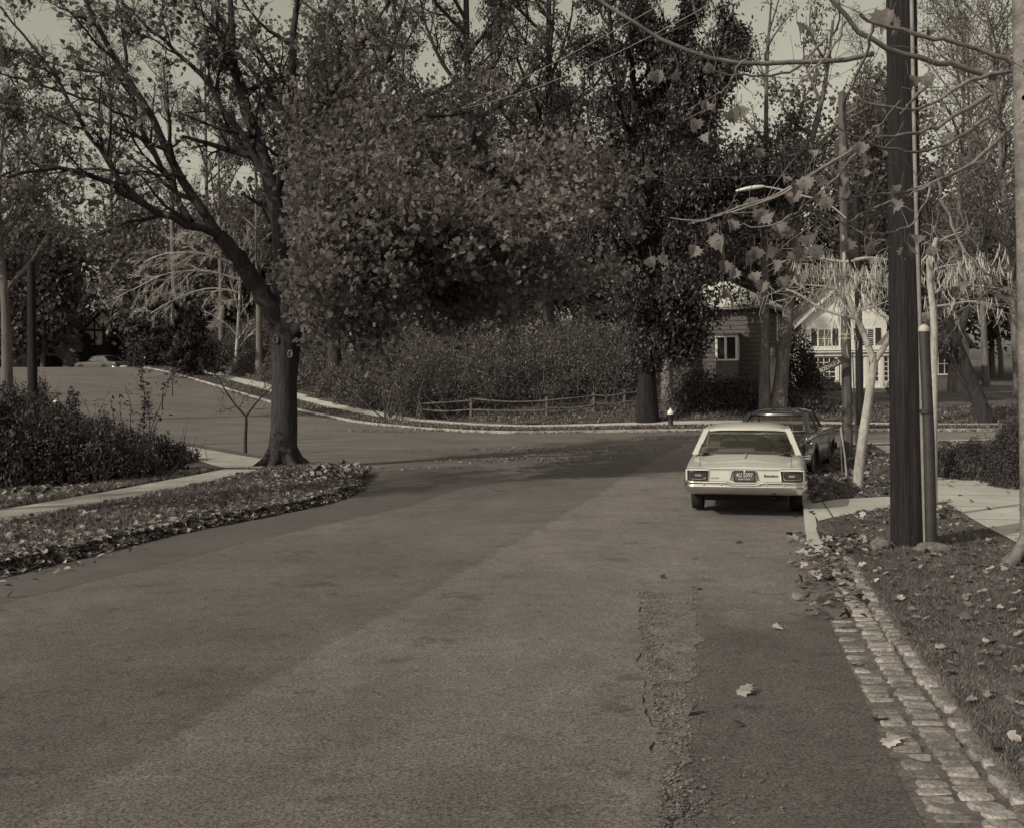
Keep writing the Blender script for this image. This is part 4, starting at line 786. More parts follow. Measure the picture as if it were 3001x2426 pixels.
t, m, o_ = traced('catalpa_tree', 'second pale catalpa rising right of the near utility pole with hanging pods', D, [([(2732, 1480), (2734, 1300), (2736, 1000), (2742, 940), (2738, 860), (2715, 800), (2690, 770), (2720, 740), (2745, 700)], .075, .04), ([(2730, 900), (2780, 895), (2840, 882), (2900, 890)], .022, .012), ([(2715, 800), (2770, 780), (2850, 770)], .02, .008), ([(2735, 860), (2800, 835), (2880, 840), (2960, 850)], .025, .01), ([(2690, 780), (2760, 700), (2820, 680)], .02, .008)], bark_l, org)
tp = []
for q, r0 in o_[1:]: sprout(m, q, .015, 1, rng, tp, dict(kids=(5, 5, 4), ratio=.4, ang=.8, up=.0, wob=.15, levels=3, minr=.005, maxl=1.0))
m.build('trunk', bark_l, t, org); pm = MB(); pp = []
for (a, b, rx, ry, n_) in ((2770, 790, 50, 25, 70), (2850, 780, 50, 28, 80), (2790, 870, 50, 20, 30), (2900, 830, 40, 60, 45), (2860, 900, 60, 30, 16)):
    cl = rng.normal(0, 1, (9, 3)); ci = rng.integers(0, 9, n_); c = P(a, b, D); pp += list(c + cl[ci] * [rx / F * D * .8, .5, ry / F * D * .8] + rng.normal(0, .05, (n_, 3)))
pods(pm, pp, rng); tag(pm.build('seed_pods', pod_m, t, org), kind='stuff')

# ---------------------------------------------------------------- near maple on the right with boughs hanging into view
org = np.array([5.42, 10.55, 0]); org[2] = gz(5.42, 10.55)
NT = thing('near_maple', org, 'smooth grey trunk at the right edge whose boughs hang big drooping leaves into view', 'tree')
m = MB(); q = resample([org + [0, 0, -.2], org + [0, 0, .3], org + [-.02, 0, 2.5], org + [-.02, .1, 5.2], org + [0, .2, 8.5]], 14); m.tube(q, np.linspace(.185, .12, 14), 18)
for a_ in np.linspace(0, 6.28, 7)[:-1]: d_ = np.array([math.cos(a_), math.sin(a_), 0]); m.tube([org + d_ * .12 + [0, 0, .3], org + d_ * .26 + [0, 0, .06], org + d_ * .5 + [0, 0, -.1]], [.07, .07, .03], 7)
def Z3(x, y): return 1900 + x / 1.951, y / 1.951
NB = [([(-900, -420), (-500, -120), (0, 180), (170, 260), (400, 350), (530, 365), (700, 335), (970, 315), (1200, 300), (1350, 250)], 7.2, .009, .020), ([(700, -250), (1110, 120), (1230, 190), (1370, 260), (1550, 295), (1750, 310), (1940, 300), (2140, 350)], 7.2, .013, .024),
      ([(1180, 120), (1400, 185), (1550, 205), (1800, 230), (1940, 250), (2150, 330)], 6.8, .012, .018), ([(220, 460), (400, 480), (600, 455), (800, 395), (960, 290), (1100, 120), (1160, 60)], 7.4, .005, .013),
      ([(1180, 860), (1250, 840), (1500, 790), (1700, 710), (1860, 620), (1940, 555), (2160, 420)], 6.6, .008, .018), ([(980, 800), (1140, 855), (1350, 865), (1600, 870), (1750, 800), (1950, 700), (2150, 560)], 6.9, .005, .015),
      ([(250, 1270), (500, 1190), (760, 1110), (920, 1000), (1170, 870), (1250, 840)], 6.7, .004, .011), ([(130, 1240), (320, 1265), (560, 1190), (700, 1150), (800, 1090), (1000, 960), (1170, 860)], 6.7, .004, .011),
      ([(1040, 1160), (1500, 1100), (1670, 1030), (1850, 955), (1950, 880), (2160, 700)], 7.0, .005, .016), ([(1670, 1030), (1700, 1200), (1800, 1440), (1900, 1560), (1980, 1620)], 7.0, .011, .006),
      ([(560, 1260), (640, 1300), (760, 1270), (920, 1170), (1040, 1040), (1170, 860)], 6.8, .004, .010), ([(920, 1170), (1110, 1280), (1200, 1340)], 6.8, .009, .005), ([(920, 1170), (926, 1340)], 6.8, .007, .005),
      ([(960, 1320), (1140, 1270), (1300, 1190), (1460, 1120), (1600, 1060)], 7.0, .004, .008), ([(1100, 1345), (1230, 1360), (1350, 1350), (1550, 1270), (1700, 1100), (1760, 1010)], 7.1, .004, .008),
      ([(1160, 600), (1250, 610), (1360, 640), (1520, 630), (1700, 570), (1820, 450), (1940, 400), (2150, 360)], 7.4, .006, .018), ([(1340, 720), (1530, 560), (1660, 430), (1750, 320)], 7.2, .006, .014), ([(1200, 200), (1220, 330), (1170, 520), (1180, 620), (1250, 700)], 7.3, .012, .006),
      ([(1950, 880), (1880, 980), (1950, 1050)], 7.0, .012, .012), ([(760, 560), (900, 450), (1080, 250), (1140, 110)], 7.3, .005, .010), ([(400, 350), (330, 200), (250, 60), (200, -80)], 7.2, .006, .004), ([(530, 365), (470, 470), (370, 560)], 7.2, .007, .004), ([(1350, 640), (1280, 760), (1180, 850)], 6.9, .006, .006)]
tp = []
for pts, D, r0, r1 in NB:
    q = resample([P(*Z3(a, b), D) for a, b in pts], 16); q[:, 1] += np.linspace(-.4, .6, 16) * rng.uniform(-.4, 1); q[1:-1] += rng.normal(0, .008, (14, 3)); m.tube(q, np.linspace(r0, r1, 16), 7)
    sprout(m, q, .008, 2, rng, tp, dict(kids=(5, 5, 6), ratio=.3, ang=.7, up=.0, wob=.10, levels=3, minr=.003, maxl=1.3, minl=.25))
for s0 in ((2160, 350), (2160, 420), (2160, 700), (2150, 560)):
    a = P(*Z3(*s0), 7.2); m.tube(resample([a, (a + org + [0, 0, 5]) / 2 + [.1, 0, -.1], org + [0, .1, 4.3 + rng.uniform(0, 1.2)]], 8), np.linspace(.02, .045, 8), 8)
m.build('trunk', M('smooth_grey_bark', .17, .4, 3.2, .85, .35, 40, .25, 18, stretch=(1, 1, 1.5), bands=[(1.1, .2)]), NT, org)
# leaf blade with lobes, folded and drooping, tip pointing down
OUT = [(0, .50), (.07, .34), (.10, .26), (.22, .34), (.27, .20), (.42, .18), (.36, .06), (.55, .02), (.40, -.08), (.42, -.22), (.27, -.20), (.14, -.36), (0, -.30)]
OUT = OUT + [(-x, y) for x, y in OUT[-2:0:-1]]
def hang_leaf(mb, p, s, rg, flat=False):
    o2 = np.array(OUT); o2 = o2 * (1 + rg.normal(0, .05, o2.shape)); curl = rg.uniform(.4, 1.3); fold = rg.uniform(.35, 1.1) if not flat else .15
    pts = np.concatenate([[[0, -.05]], o2 * .5, o2]); x, y = pts[:, 0], pts[:, 1]; z = -np.abs(x) * fold + (y ** 2) * curl * .45 * (0.4 if flat else 1) + .03 * np.sin(9 * x + 5 * y)
    xx = x * math.cos(min(1.1, fold) * .55); v = np.column_stack([xx, z, -y])         # hangs in the xz plane, tip down
    if flat: v = np.column_stack([x, y, z + np.abs(y) * .1])
    a = rg.uniform(0, 6.28) if flat else rg.normal(0, .9); ti = rg.normal(0, .32); tj = rg.normal(0, .35)
    Rz = np.array([[math.cos(a), -math.sin(a), 0], [math.sin(a), math.cos(a), 0], [0, 0, 1]]); Ry = np.array([[math.cos(ti), 0, math.sin(ti)], [0, 1, 0], [-math.sin(ti), 0, math.cos(ti)]]); Rx = np.array([[1, 0, 0], [0, math.cos(tj), -math.sin(tj)], [0, math.sin(tj), math.cos(tj)]])
    v = (v @ Ry.T @ Rx.T @ Rz.T) * s + p; n = len(o2); r_ = rg.uniform(0, 1)
    mb.add(v, [[0, 1 + i, 1 + (i + 1) % n] for i in range(n)], np.full(n, r_), smooth=True); i = np.arange(n); j = (i + 1) % n
    mb.add(v, np.stack([1 + i, 1 + n + i, 1 + n + j, 1 + j], -1), np.full(n, r_), smooth=True)
    if not flat: top = v[1 + n + n // 2]; mb.tube([top + [0, 0, .0], top + [0, 0, .35 * s], top + [rg.normal(0, .1) * s, 0, .7 * s]], .0022, 4, rnd=.3)
lb = MB(); rg = np.random.default_rng(17)
NL = [(860, 165, 95), (905, 185, 80), (60, 440, 90), (30, 430, 70), (170, 425, 90), (355, 390, 80), (260, 720, 90), (340, 785, 80), (320, 605, 70), (380, 620, 60), (490, 665, 100), (530, 640, 90), (625, 880, 70), (1495, 465, 105), (1610, 455, 95), (1305, 750, 90), (1080, 850, 80), (1210, 845, 85), (1225, 925, 85), (590, 1165, 85), (340, 1310, 85), (465, 1290, 85), (415, 1390, 110), (405, 1370, 90), (430, 1530, 90), (480, 1560, 80), (610, 1450, 90), (680, 1440, 100), (720, 1440, 80), (850, 1100, 115), (810, 1130, 110), (900, 1050, 105), (980, 1130, 90), (1030, 1160, 90), (1085, 1035, 95), (1130, 1110, 90), (1060, 1010, 80), (990, 1040, 85), (770, 1030, 70), (650, 1235, 110), (690, 1250, 90), (740, 1310, 90), (800, 1330, 80), (920, 1375, 100), (860, 1455, 110), (930, 1455, 110), (965, 1440, 90), (1125, 1400, 100), (1135, 1470, 90), (1290, 1420, 100), (1450, 1425, 110), (1470, 1440, 90), (1360, 120, 150), (1400, 150, 120), (1690, 990, 85), (1750, 785, 75), (260, 1435, 85), (90, 1480, 80), (20, 1500, 80), (720, 1530, 90), (560, 1500, 70), (600, 1590, 80), (760, 1620, 90), (870, 1600, 70), (1780, 1640, 80), (1620, 1440, 70), (1540, 1370, 80), (1600, 190, 60), (1400, 1180, 90), (1440, 1090, 80), (650, 1640, 90), (420, 1680, 80), (470, 1740, 80), (1230, 990, 60), (940, 880, 60), (1340, 880, 60)]
for a, b, s in NL:
    D = rg.uniform(6.2, 7.6); hang_leaf(lb, P(*Z3(a, b), D), s / 1.951 / F * D * 1.2, rg)
lb.build('hanging_leaves', leaf_near, NT, org)

# ---------------------------------------------------------------- poles, wires, sign
def text(body, par, loc, size, mat, sx=1., ext=.002, name='lettering', rot=(R(90), 0, 0)):
    cu = bpy.data.curves.new(name, 'FONT'); cu.body = body; cu.size = size; cu.align_x = 'CENTER'; cu.align_y = 'CENTER'; cu.extrude = ext
    c_ = bpy.data.objects.new('glyphs', cu); COL.objects.link(c_); bpy.context.view_layer.update()
    me = bpy.data.meshes.new_from_object(c_.evaluated_get(bpy.context.evaluated_depsgraph_get())); bpy.data.objects.remove(c_); bpy.data.curves.remove(cu)
    me.materials.clear(); me.materials.append(mat)
    o = bpy.data.objects.new(name, me); COL.objects.link(o); o.parent = par; o.location = loc; o.rotation_euler = rot; o.scale = (sx, 1, 1); return o
def upole(name, label, b, h_, r0, r1, mat, lean=(0, 0), group='wooden utility poles'):
    t = thing(name, b, label, 'utility pole', group); q = [[lean[0] * k_, lean[1] * k_, -.4 + (h_ + .4) * k_] for k_ in np.linspace(0, 1, 10)]
    m = MB().tube(q, np.linspace(r0, r1, 10), 24); m.lathe([(r1, 0), (r1 * .6, .05), (.001, .07)], (lean[0], lean[1], h_), 24); m.build('pole', mat, t); return t
b = at(2662, 1606, 12.2); b[0] = P(2660, 1500, 12.2)[0]
P1 = upole('utility_pole', 'thick black near utility pole with a conduit strip, on the right grass verge', b, 10.5, .200, .155, pole_m, (-.02, 0))
def rail(p0, p1, w_, d_, mb): mb.tube([p0, p1], w_, 8, cap=True)
m = MB(); a0 = P(2688, 960, 12.0) - b; a1 = P(2672, 30, 12.0) - b; m.tube(resample([P(2710, 1600, 12.05) - b, P(2700, 1250, 12.03) - b, P(2698, 960, 12.02) - b, P(2684, 640, 12.0) - b, P(2672, 50, 11.97) - b, P(2669, -120, 11.97) - b], 14), .024, 8); m.build('conduit', M('pale_conduit', .22, .25, 6, .6, .3, 30), P1)
b2 = at(2724, 1575, 12.0); b2[0] = P(2724, 1500, 12.0)[0]
t = thing('iron_post', b2, 'dark iron post with pale rounded cap close right of the near utility pole', 'post'); hh = P(2712, 972, 12.0)[2] - b2[2]
m = MB(); m.tube([[.02, 0, -.3], [.0, 0, hh * .5], [-.045, 0, hh]], [.066, .064, .062], 16); m.tube([[-.028, 0, hh * .62], [-.03, 0, hh * .62 + .05]], .07, 16, cap=True); m.build('shaft', metal_d, t)
MB().lathe([(.063, 0), (.066, .02), (.058, .05), (.034, .075), (.001, .085)], (-.045, 0, hh), 16).build('cap', M('weathered_cap', .4, .2, 9, .7), t)
b = at(2482, 1356, 26.3); b[0] = P(2484, 1300, 26.3)[0]
P2 = upole('utility_pole', 'grey middle utility pole carrying a street lamp arm and street name sign', b, P(2482, 275, 26.3)[2] - b[2], .135, .10, pole_g, (-.05, 0))
for zz in (P(2482, 982, 26.3)[2] - b[2], P(2482, 994, 26.3)[2] - b[2]): MB().tube([[-.005, 0, zz], [-.005, 0, zz + .025]], .137, 20, cap=True).build('strap', metal_g, P2)
m = MB(); az = P(2470, 610, 26.3)[2] - b[2]; arm = [P(a, c, d) - b for a, c, d in ((2478, 640, 26.2), (2420, 590, 26.0), (2350, 575, 25.8), (2310, 563, 25.7), (2270, 550, 25.6), (2235, 548, 25.5))]
m.tube(resample(arm, 12), .02, 8); m.build('arm', lamp_m, P2)
m = MB(); c0 = P(2238, 549, 25.5) - b; c1 = P(2155, 562, 25.2) - b; ax_ = unit(c1 - c0); sd = np.array([-ax_[1], ax_[0], 0]); L = np.linalg.norm(c1 - c0); rings = []
for t_, ww, hh2 in ((0, .05, .04), (.1, .08, .06), (.35, .11, .08), (.7, .15, .07), (.93, .12, .045), (1, .03, .015)):
    th = np.linspace(0, 2 * np.pi, 14, endpoint=False); rings.append(c0 + ax_ * L * t_ + np.outer(np.cos(th) * ww, sd) + np.outer(np.where(np.sin(th) > 0, np.sin(th) * hh2, np.sin(th) * hh2 * .4), [0, 0, 1]))
m.grid(np.array(rings), close=True); m.build('lamp_head', lamp_m, P2)
# street name sign, tilted on the pole
c = P(2432, 1073, 26.0) - b; sl = math.atan2(.36, 1)
m = MB().box((0, 0, 0), (.62, .02, .185)); m.box((.33, .0, 0), (.05, .03, .20)); sg = m.build('street_sign', ink_d, P2); sg.location = c; sg.rotation_euler = (0, -R(27), R(-22)); sg['label'] = 'dark tilted street name plate with white letters'
text('ROSEVALE LA', sg, (0, -.014, 0), .155, ink_w, .58, name='sign_lettering')
b = at(2521, 1262, 41.0); P3 = upole('utility_pole', 'thin black far utility pole just right of the grey middle one', b, 9.2, .15, .12, pole_m, (-.06, 0))
MB().box((0, 0, 8.6), (1.6, .1, .1)).build('crossarm', pole_m, P3)
b = at(96, 1240, 33.0); P4 = upole('utility_pole', 'dark far left utility pole rising from the shrubbery at the frame edge', b, 6, .17, .12, pole_m)
b = at(248, 1060, 92.0); P5 = upole('utility_pole', 'thin pole beyond the hill crest left of the half timbered house', b, 8, .12, .09, M('faded_pole', .11, .2, 4), group='wooden utility poles')
def wire(label, a, b_, sag, r=.0055, wm=None):
    n = 24; t_ = np.linspace(0, 1, n)[:, None]; p = a + (b_ - a) * t_; p[:, 2] -= sag * 4 * (t_ * (1 - t_))[:, 0]; tag(MB().tube(p, r, 5).build('overhead_wire', wm or wire_m), label, 'wire', 'overhead wires')
wire('pale overhead wire slanting up right across the middle trees, upper of two', P(1350, 318, 24), P(2100, -80, 15), .08)
wire('pale overhead wire slanting up right across the middle trees, lower of two', P(1360, 318, 24), P(2120, -10, 15), .22)
wire('thin dark wire running level to the grey utility pole above the lamp', P(-300, 330, 60), P(2480, 505, 26.3), 1.6, .006, metal_d)
wire('short pale wire reaching from the lower right leaves toward the maple crown', P(1180, 690, 23.5), P(1430, 560, 21), .1)
# stakes beside the verge sapling
t = thing('sapling_stake', at(2466, 1410, 21.5), 'pair of thin pale stakes planted left of the forked catalpa', 'stake'); o0 = np.array(t.location)
m = MB(); m.tube([P(2469, 1408, 21.5) - o0, P(2462, 1250, 21.5) - o0], .018, 7, cap=True); m.build('stake', rail_m, t)
m = MB(); m.tube([P(2482, 1412, 21.4) - o0, P(2476, 1340, 21.4) - o0, P(2463, 1250, 21.5) - o0], .018, 7, cap=True); m.build('stake', bark_l, t)
t = thing('thin_iron_stake', at(2513, 1400, 20.8), 'dark iron stake leaning beside the pale catalpa trunk', 'stake'); o0 = np.array(t.location)
m = MB(); m.tube([P(2516, 1405, 20.8) - o0, P(2504, 1170, 20.8) - o0], .03, 8, cap=True); m.tube([P(2504, 1172, 20.8) - o0, P(2498, 1040, 20.8) - o0], .012, 6, cap=True); m.build('shaft', metal_d, t)
# rocks at the pole
def rock(label, sx, sy, D, s):
    bm = bmesh.new(); bmesh.ops.create_icosphere(bm, subdivisions=3, radius=1); rg = np.random.default_rng(int(sx)); ph = rg.uniform(0, 6, 6)
    for v in bm.verts: f = 1 + .13 * math.sin(v.co.x * 3 + ph[0]) * math.cos(v.co.y * 4 + ph[1]) + .08 * math.sin(v.co.z * 6 + ph[2] + v.co.x * 5); v.co = Vector((v.co.x * s[0] * f, v.co.y * s[1] * f, v.co.z * s[2] * f))
    me = bpy.data.meshes.new('stone'); bm.to_mesh(me); bm.free(); [setattr(p, 'use_smooth', True) for p in me.polygons]; me.materials.append(stone_m)
    o = bpy.data.objects.new('stone', me); COL.objects.link(o); b_ = at(sx, sy, D); o.location = (b_[0], D, b_[2] + s[2] * .35); o.rotation_euler = (0, 0, rg.uniform(-.3, .3)); tag(o, label, 'stone', 'stones at the foot of the near pole')
rock('pale rounded stone at the left foot of the near utility pole', 2580, 1615, 11.9, (.12, .10, .10)); rock('long flat pale stone between the near utility pole and the iron post', 2730, 1600, 11.6, (.22, .13, .08)); rock('small pale stone right of the long flat one by the iron post', 2775, 1590, 11.7, (.08, .07, .05))
# hydrants
def hydrant(b_, label):
    t = thing('fire_hydrant', b_, label, 'fire hydrant', 'fire hydrants along the cross street')
    MB().lathe([(.17, 0), (.17, .04), (.12, .06), (.105, .1), (.105, .50), (.13, .52), (.13, .56), (.10, .57)], (0, 0, 0), 20).build('barrel', metal_d, t)
    MB().lathe([(.135, .56), (.135, .60), (.12, .66), (.075, .72), (.03, .75), (.03, .80), (.001, .805)], (0, 0, 0), 20).build('bonnet', lamp_m, t)
    for s in (-1, 1): MB().lathe([(.05, .08 * s), (.05, .17 * s), (.06, .17 * s), (.06, .2 * s), (.001, .2 * s)], (0, 0, .44), 12, 'x').build('nozzle', metal_d, t)
    return t
hydrant(at(1965, 1262, 42.0), 'fire hydrant with white bonnet beside the ivy clad trunk')
hydrant(at(424, 1070, 76.0), 'distant fire hydrant with white bonnet at the crest of the hill road')
# fence of split rails
FP = [(1230, 1185), (1380, 1200), (1602, 1215), (1740, 1195), (1830, 1190), (1880, 1195)]; t = thing('rail_fence', at(1600, 1215, 47.5), 'rustic split rail fence with sagging rails before the thicket', 'fence'); o0 = np.array(t.location)
fd = [50, 48.6, 47.6, 48, 48.2, 48.4]; ps = [at(a, b, d) for (a, b), d in zip(FP, fd)]
for p in ps: MB().tube([p - o0 + [0, 0, -.2], p - o0 + [.02, 0, .95]], [.09, .075], 7, cap=True).build('post', rail_m, t)
for i in range(len(ps) - 1):
    a, b_ = ps[i] - o0, ps[i + 1] - o0
    for z_ in (.38, .82): q = resample([a + [0, -.05, z_ + rng.normal(0, .05)], (a + b_) / 2 + [0, -.06, z_ - rng.uniform(.03, .12)], b_ + [0, -.05, z_ + rng.normal(0, .05)]], 8); MB().tube(q, .045 + .01 * np.sin(np.arange(8)), 6, cap=True).build('rail', rail_m, t)
# ---------------------------------------------------------------- cars
def box_obj(name, c, d, mat, par, rz=0.): return MB().box(c, d, rz).build(name, mat, par)
def car(name, label, loc, rz, Lc, ws, zs_, zd_, rf, paint, old=False, group='cars parked along the right kerb'):
    t = thing(name, loc, label, 'car', group, rz)
    ys = [0, .06, .25, .7, 1.2, 1.9, 2.9, 3.6, 4.3, Lc - .35, Lc - .08, Lc]
    yy = np.unique(np.concatenate([np.linspace(0, Lc, 70), [.03, .06, .1]])); wy = np.interp(yy, ys, ws); sy_ = np.interp(yy, ys, zs_); dy_ = np.interp(yy, ys, zd_)
    zb = np.interp(yy, [0, .3, 1.0, Lc - 1.0, Lc - .3, Lc], [.44, .34, .26, .26, .33, .42]); yr, yf = 1.16, Lc - .92
    arch = np.maximum(np.where(np.abs(yy - yr) < .40, .34 + np.sqrt(np.maximum(0, .40 ** 2 - (yy - yr) ** 2)) * .78, 0), np.where(np.abs(yy - yf) < .40, .34 + np.sqrt(np.maximum(0, .40 ** 2 - (yy - yf) ** 2)) * .85, 0))
    rings = []
    for y, w_, s, d, z0, ar in zip(yy, wy, sy_, dy_, zb, arch):
        zz = max(z0, ar)
        h = [(0, z0), (w_ * .72, z0), (w_ * .74, zz), (w_ * .95, zz + .01), (w_ * .985, max(zz + .02, z0 + .12)), (w_, max(zz + .03, (z0 + s) / 2)), (w_ * .995, max(zz + .04, s - .12)), (w_ * .985, s - .04), (w_ * .96, s), (w_ * .90, s + .012), (w_ * .82, s + (d - s) * .4), (w_ * .5, d - .012), (w_ * .2, d), (0, d + (.008 if y < 1.2 else 0))]
        h = np.array(h); full = np.concatenate([h, (h[1:-1] * [-1, 1])[::-1]]); rings.append(np.column_stack([full[:, 0], np.full(len(full), y), full[:, 1]]))
    rings = np.array(rings); m = MB(); m.grid(rings, close=True); k = rings.shape[1]; m.add(rings[0], np.arange(k)[::-1]); m.add(rings[-1], np.arange(k))
    body = m.build('body', paint, t)
    # roof, pillars, glass
    (yb, zb_, xb), (yt, zt, xt), (yft, zft, xft), (yfb, zfb, xfb), top = rf      # rear base, rear top, front top, cowl
    m = MB(); nx = 15; xs = np.linspace(-1, 1, nx); rows = []
    for f in np.linspace(0, 1, 12):
        y = yt - .05 + (yft - yt + .1) * f; xw = xt + (xft - xt) * f + .035; edge_z = zt + (zft - zt) * f + .02; crown = top - max(zt, zft) - .02
        cz = crown * (1 - abs(2 * f - 1) ** 3 * .75); rows.append(np.column_stack([xs * xw, np.full(nx, y) - (1 - xs ** 2) * (.10 if f < .3 else -.10 if f > .7 else 0) * abs(2 * f - 1), edge_z + .01 + cz * (1 - np.abs(xs) ** 3.2) - .035 * np.abs(xs) ** 9]))
    rows = np.array(rows); m.grid(rows); lo = rows - [0, 0, .045]; m.grid(lo[:, ::-1])
    for e_ in (0, -1): m.grid(np.stack([rows[e_], lo[e_]], 0), smooth=False); m.grid(np.stack([rows[:, e_], lo[:, e_]], 0), smooth=False)
    for s in (-1, 1):                                            # pillars
        def pil(a, b_, w1, w2, th=.04):
            a, b_ = np.array(a), np.array(b_); v = [a, a + [0, w1, 0], b_ + [0, w2, 0], b_]; v = np.array(v); inn = v - [s * th, 0, 0]; m.add(np.concatenate([v, inn]), [[0, 1, 2, 3], [7, 6, 5, 4], [0, 4, 5, 1], [2, 6, 7, 3], [1, 5, 6, 2], [0, 3, 7, 4]])
        pil((s * (xb + .12), yb - .06, zb_ - .03), (s * (xt + .035), yt - .05, zt + .03), .42 if not old else .3, .30 if not old else .2, .095)
        pil((s * (xfb + .05), yfb - .0, zfb - .02), (s * (xft + .02), yft, zft + .03), -.07, -.07)
        ym = (yb + yfb) / 2 + .1; pil((s * (xb + .11), ym, zb_ - .04), (s * (xt + .03), ym - .05, zt + .03), .06, .06)
    m.build('roof', paint, t)
    def pane(nm, c4, bulge=0.):
        a, b_, c_, d_ = [np.array(q, float) for q in c4]; n = 11; u = np.linspace(0, 1, n)[:, None]; rws = []
        for f in np.linspace(0, 1, 7): p = a + (b_ - a) * u; q = d_ + (c_ - d_) * u; r_ = p + (q - p) * f; r_[:, 1] += bulge * (1 - (2 * u[:, 0] - 1) ** 2) ; rws.append(r_)
        o = MB().grid(np.array(rws)).build(nm, glass_c, t); return o, np.array(rws)
    rg_, rr = pane('rear_window', ((-xb, yb, zb_), (xb, yb, zb_), (xt - .02, yt, zt), (-xt + .02, yt, zt)), -.12)
    loop = np.concatenate([rr[0], rr[1:, -1], rr[-1][::-1][1:], rr[1:-1, 0][::-1], rr[0][:1]]) + [0, -.012, 0]
    MB().tube(loop, .013 if not old else .018, 6).build('window_trim', chrome if old else M('window_gasket', .05, .1, 9), t)
    pane('windscreen', ((-xfb, yfb, zfb), (xfb, yfb, zfb), (xft - .02, yft, zft), (-xft + .02, yft, zft)), .14)
    for s in (-1, 1): pane('side_window', ((s * (xb + .10), yb + .35, zb_), (s * (xfb + .04), yfb - .08, zfb), (s * (xft + .02), yft - .06, zft), (s * (xt + .02), yt + .22, zt)))
    # interior
    m = MB(); m.box((0, 1.95, .80), (1.36, .18, .34)); m.box((0, 2.15, .58), (1.36, .5, .16)); m.box((0, 2.95, .84), (1.36, .16, .40)); m.box((0, 3.15, .55), (1.36, .5, .16)); m.build('seat', seat_m, t)
    box_obj('parcel_shelf', (0, (yb + 1.9) / 2, zb_ - .045), (xb * 2 - .1, 1.9 - yb + .2, .02), under_m, t)
    m = MB(); m.box((0, yfb - .25, zfb - .08), (1.4, .25, .14)); m.build('dashboard', under_m, t)
    th = np.linspace(0, 2 * np.pi, 22); c = np.array([-.36, yfb - .45, .95]); MB().tube(np.column_stack([c[0] + .2 * np.cos(th), c[1] + .06 * np.sin(th), c[2] + .17 * np.sin(th)]), .013, 6).build('steering_wheel', under_m, t)
    MB().box((.0, yft - .02, zft - .07), (.2, .03, .06)).build('rear_view_mirror', under_m, t)
    # wheels
    for s in (-1, 1):
        for y in (yr, yf):
            xw = s * (max(ws) - .16)
            wh = MB().lathe([(.20, -.09), (.27, -.10), (.32, -.095), (.335, -.07), (.338, 0), (.335, .07), (.32, .095), (.27, .10), (.20, .09)], (xw, y, .338), 28, 'x').build('wheel', rubber, t)
            MB().lathe([(.001, .07 * s), (.10, .085 * s), (.15, .06 * s), (.20, .085 * s), (.205, .06 * s)], (xw, y, .338), 22, 'x').build('hubcap', chrome, wh)
    MB().box((0, Lc / 2, .30), (1.3, Lc - .7, .12)).box((0, yr, .36), (1.3, .08, .08)).build('underbody', under_m, t)
    m = MB(); m.box((-.3, .75, .34), (.34, .85, .20)); m.tube([[.45, -.02, .30], [.45, .5, .31]], .025, 10); m.build('fuel_tank', under_m, t)
    # bumpers
    def bumper(y0, sgn):
        xs = np.linspace(-1, 1, 31); W = max(ws) + .01; prof = np.array([(.05, .575), (-.02, .585), (-.055, .575), (-.05, .545), (-.035, .535), (-.055, .52), (-.065, .50), (-.04, .44), (-.005, .395), (.05, .385)]) * [sgn, 1]; rws = []
        for x in xs:
            wrap = max(0, abs(x) - .86) / .14; yo = y0 + sgn * (.03 * x * x + .34 * wrap ** 2.2 * .9); xx = x * W * (1 - .012 * wrap); dip = -.035 if abs(x) < .22 else 0
            pz = prof.copy(); pz[:5, 1] += dip; rws.append(np.column_stack([np.full(len(pz), xx), yo + pz[:, 0], pz[:, 1] + .035 * wrap * (pz[:, 1] < .5)]))
        mm = MB().grid(np.array(rws)); r_ = np.array(rws); mm.add(r_[0], np.arange(len(prof))); mm.add(r_[-1], np.arange(len(prof))[::-1])
        bo = mm.build('bumper', chrome, t)
        if sgn > 0: 
            for x in (-.62, -.35, .33, .60): MB().lathe([(.001, -.012), (.012, -.008), (.016, 0)], (x, y0 - .055, .535), 10, 'y').build('bumper_bolt', chrome, bo)
        return bo
    bumper(-.03, 1); bumper(Lc + .03, -1)
    for s in (-1, 1): MB().lathe([(.001, Lc + .03), (.08, Lc + .02), (.09, Lc - .02)], (s * .68, 0, .66), 16, 'y').build('headlight', lamp_m, t)
    return t
WS = [.885, .915, .93, .94, .95, .955, .955, .95, .94, .91, .87, .82]
ZS = [.775, .785, .80, .825, .85, .86, .86, .855, .84, .82, .78, .74]
ZD = [.805, .815, .845, .895, .945, .96, .96, .95, .93, .90, .84, .80]
b = P(2185, 1400, 16.0); hd = R(-14.2); lc = np.array([b[0] - .02, 16.0, gz(b[0], 16.9) - VG + .02])
CW = car('parked_car', 'cream white sedan seen from behind with twin tail lamps and a dark licence plate', lc, hd, 5.15, WS, ZS, ZD, ((1.18, .95, .77), (1.98, 1.285, .70), (3.05, 1.295, .70), (3.66, .95, .76), 1.395), car_white)
CW.rotation_euler = (R(-.4), 0, hd)
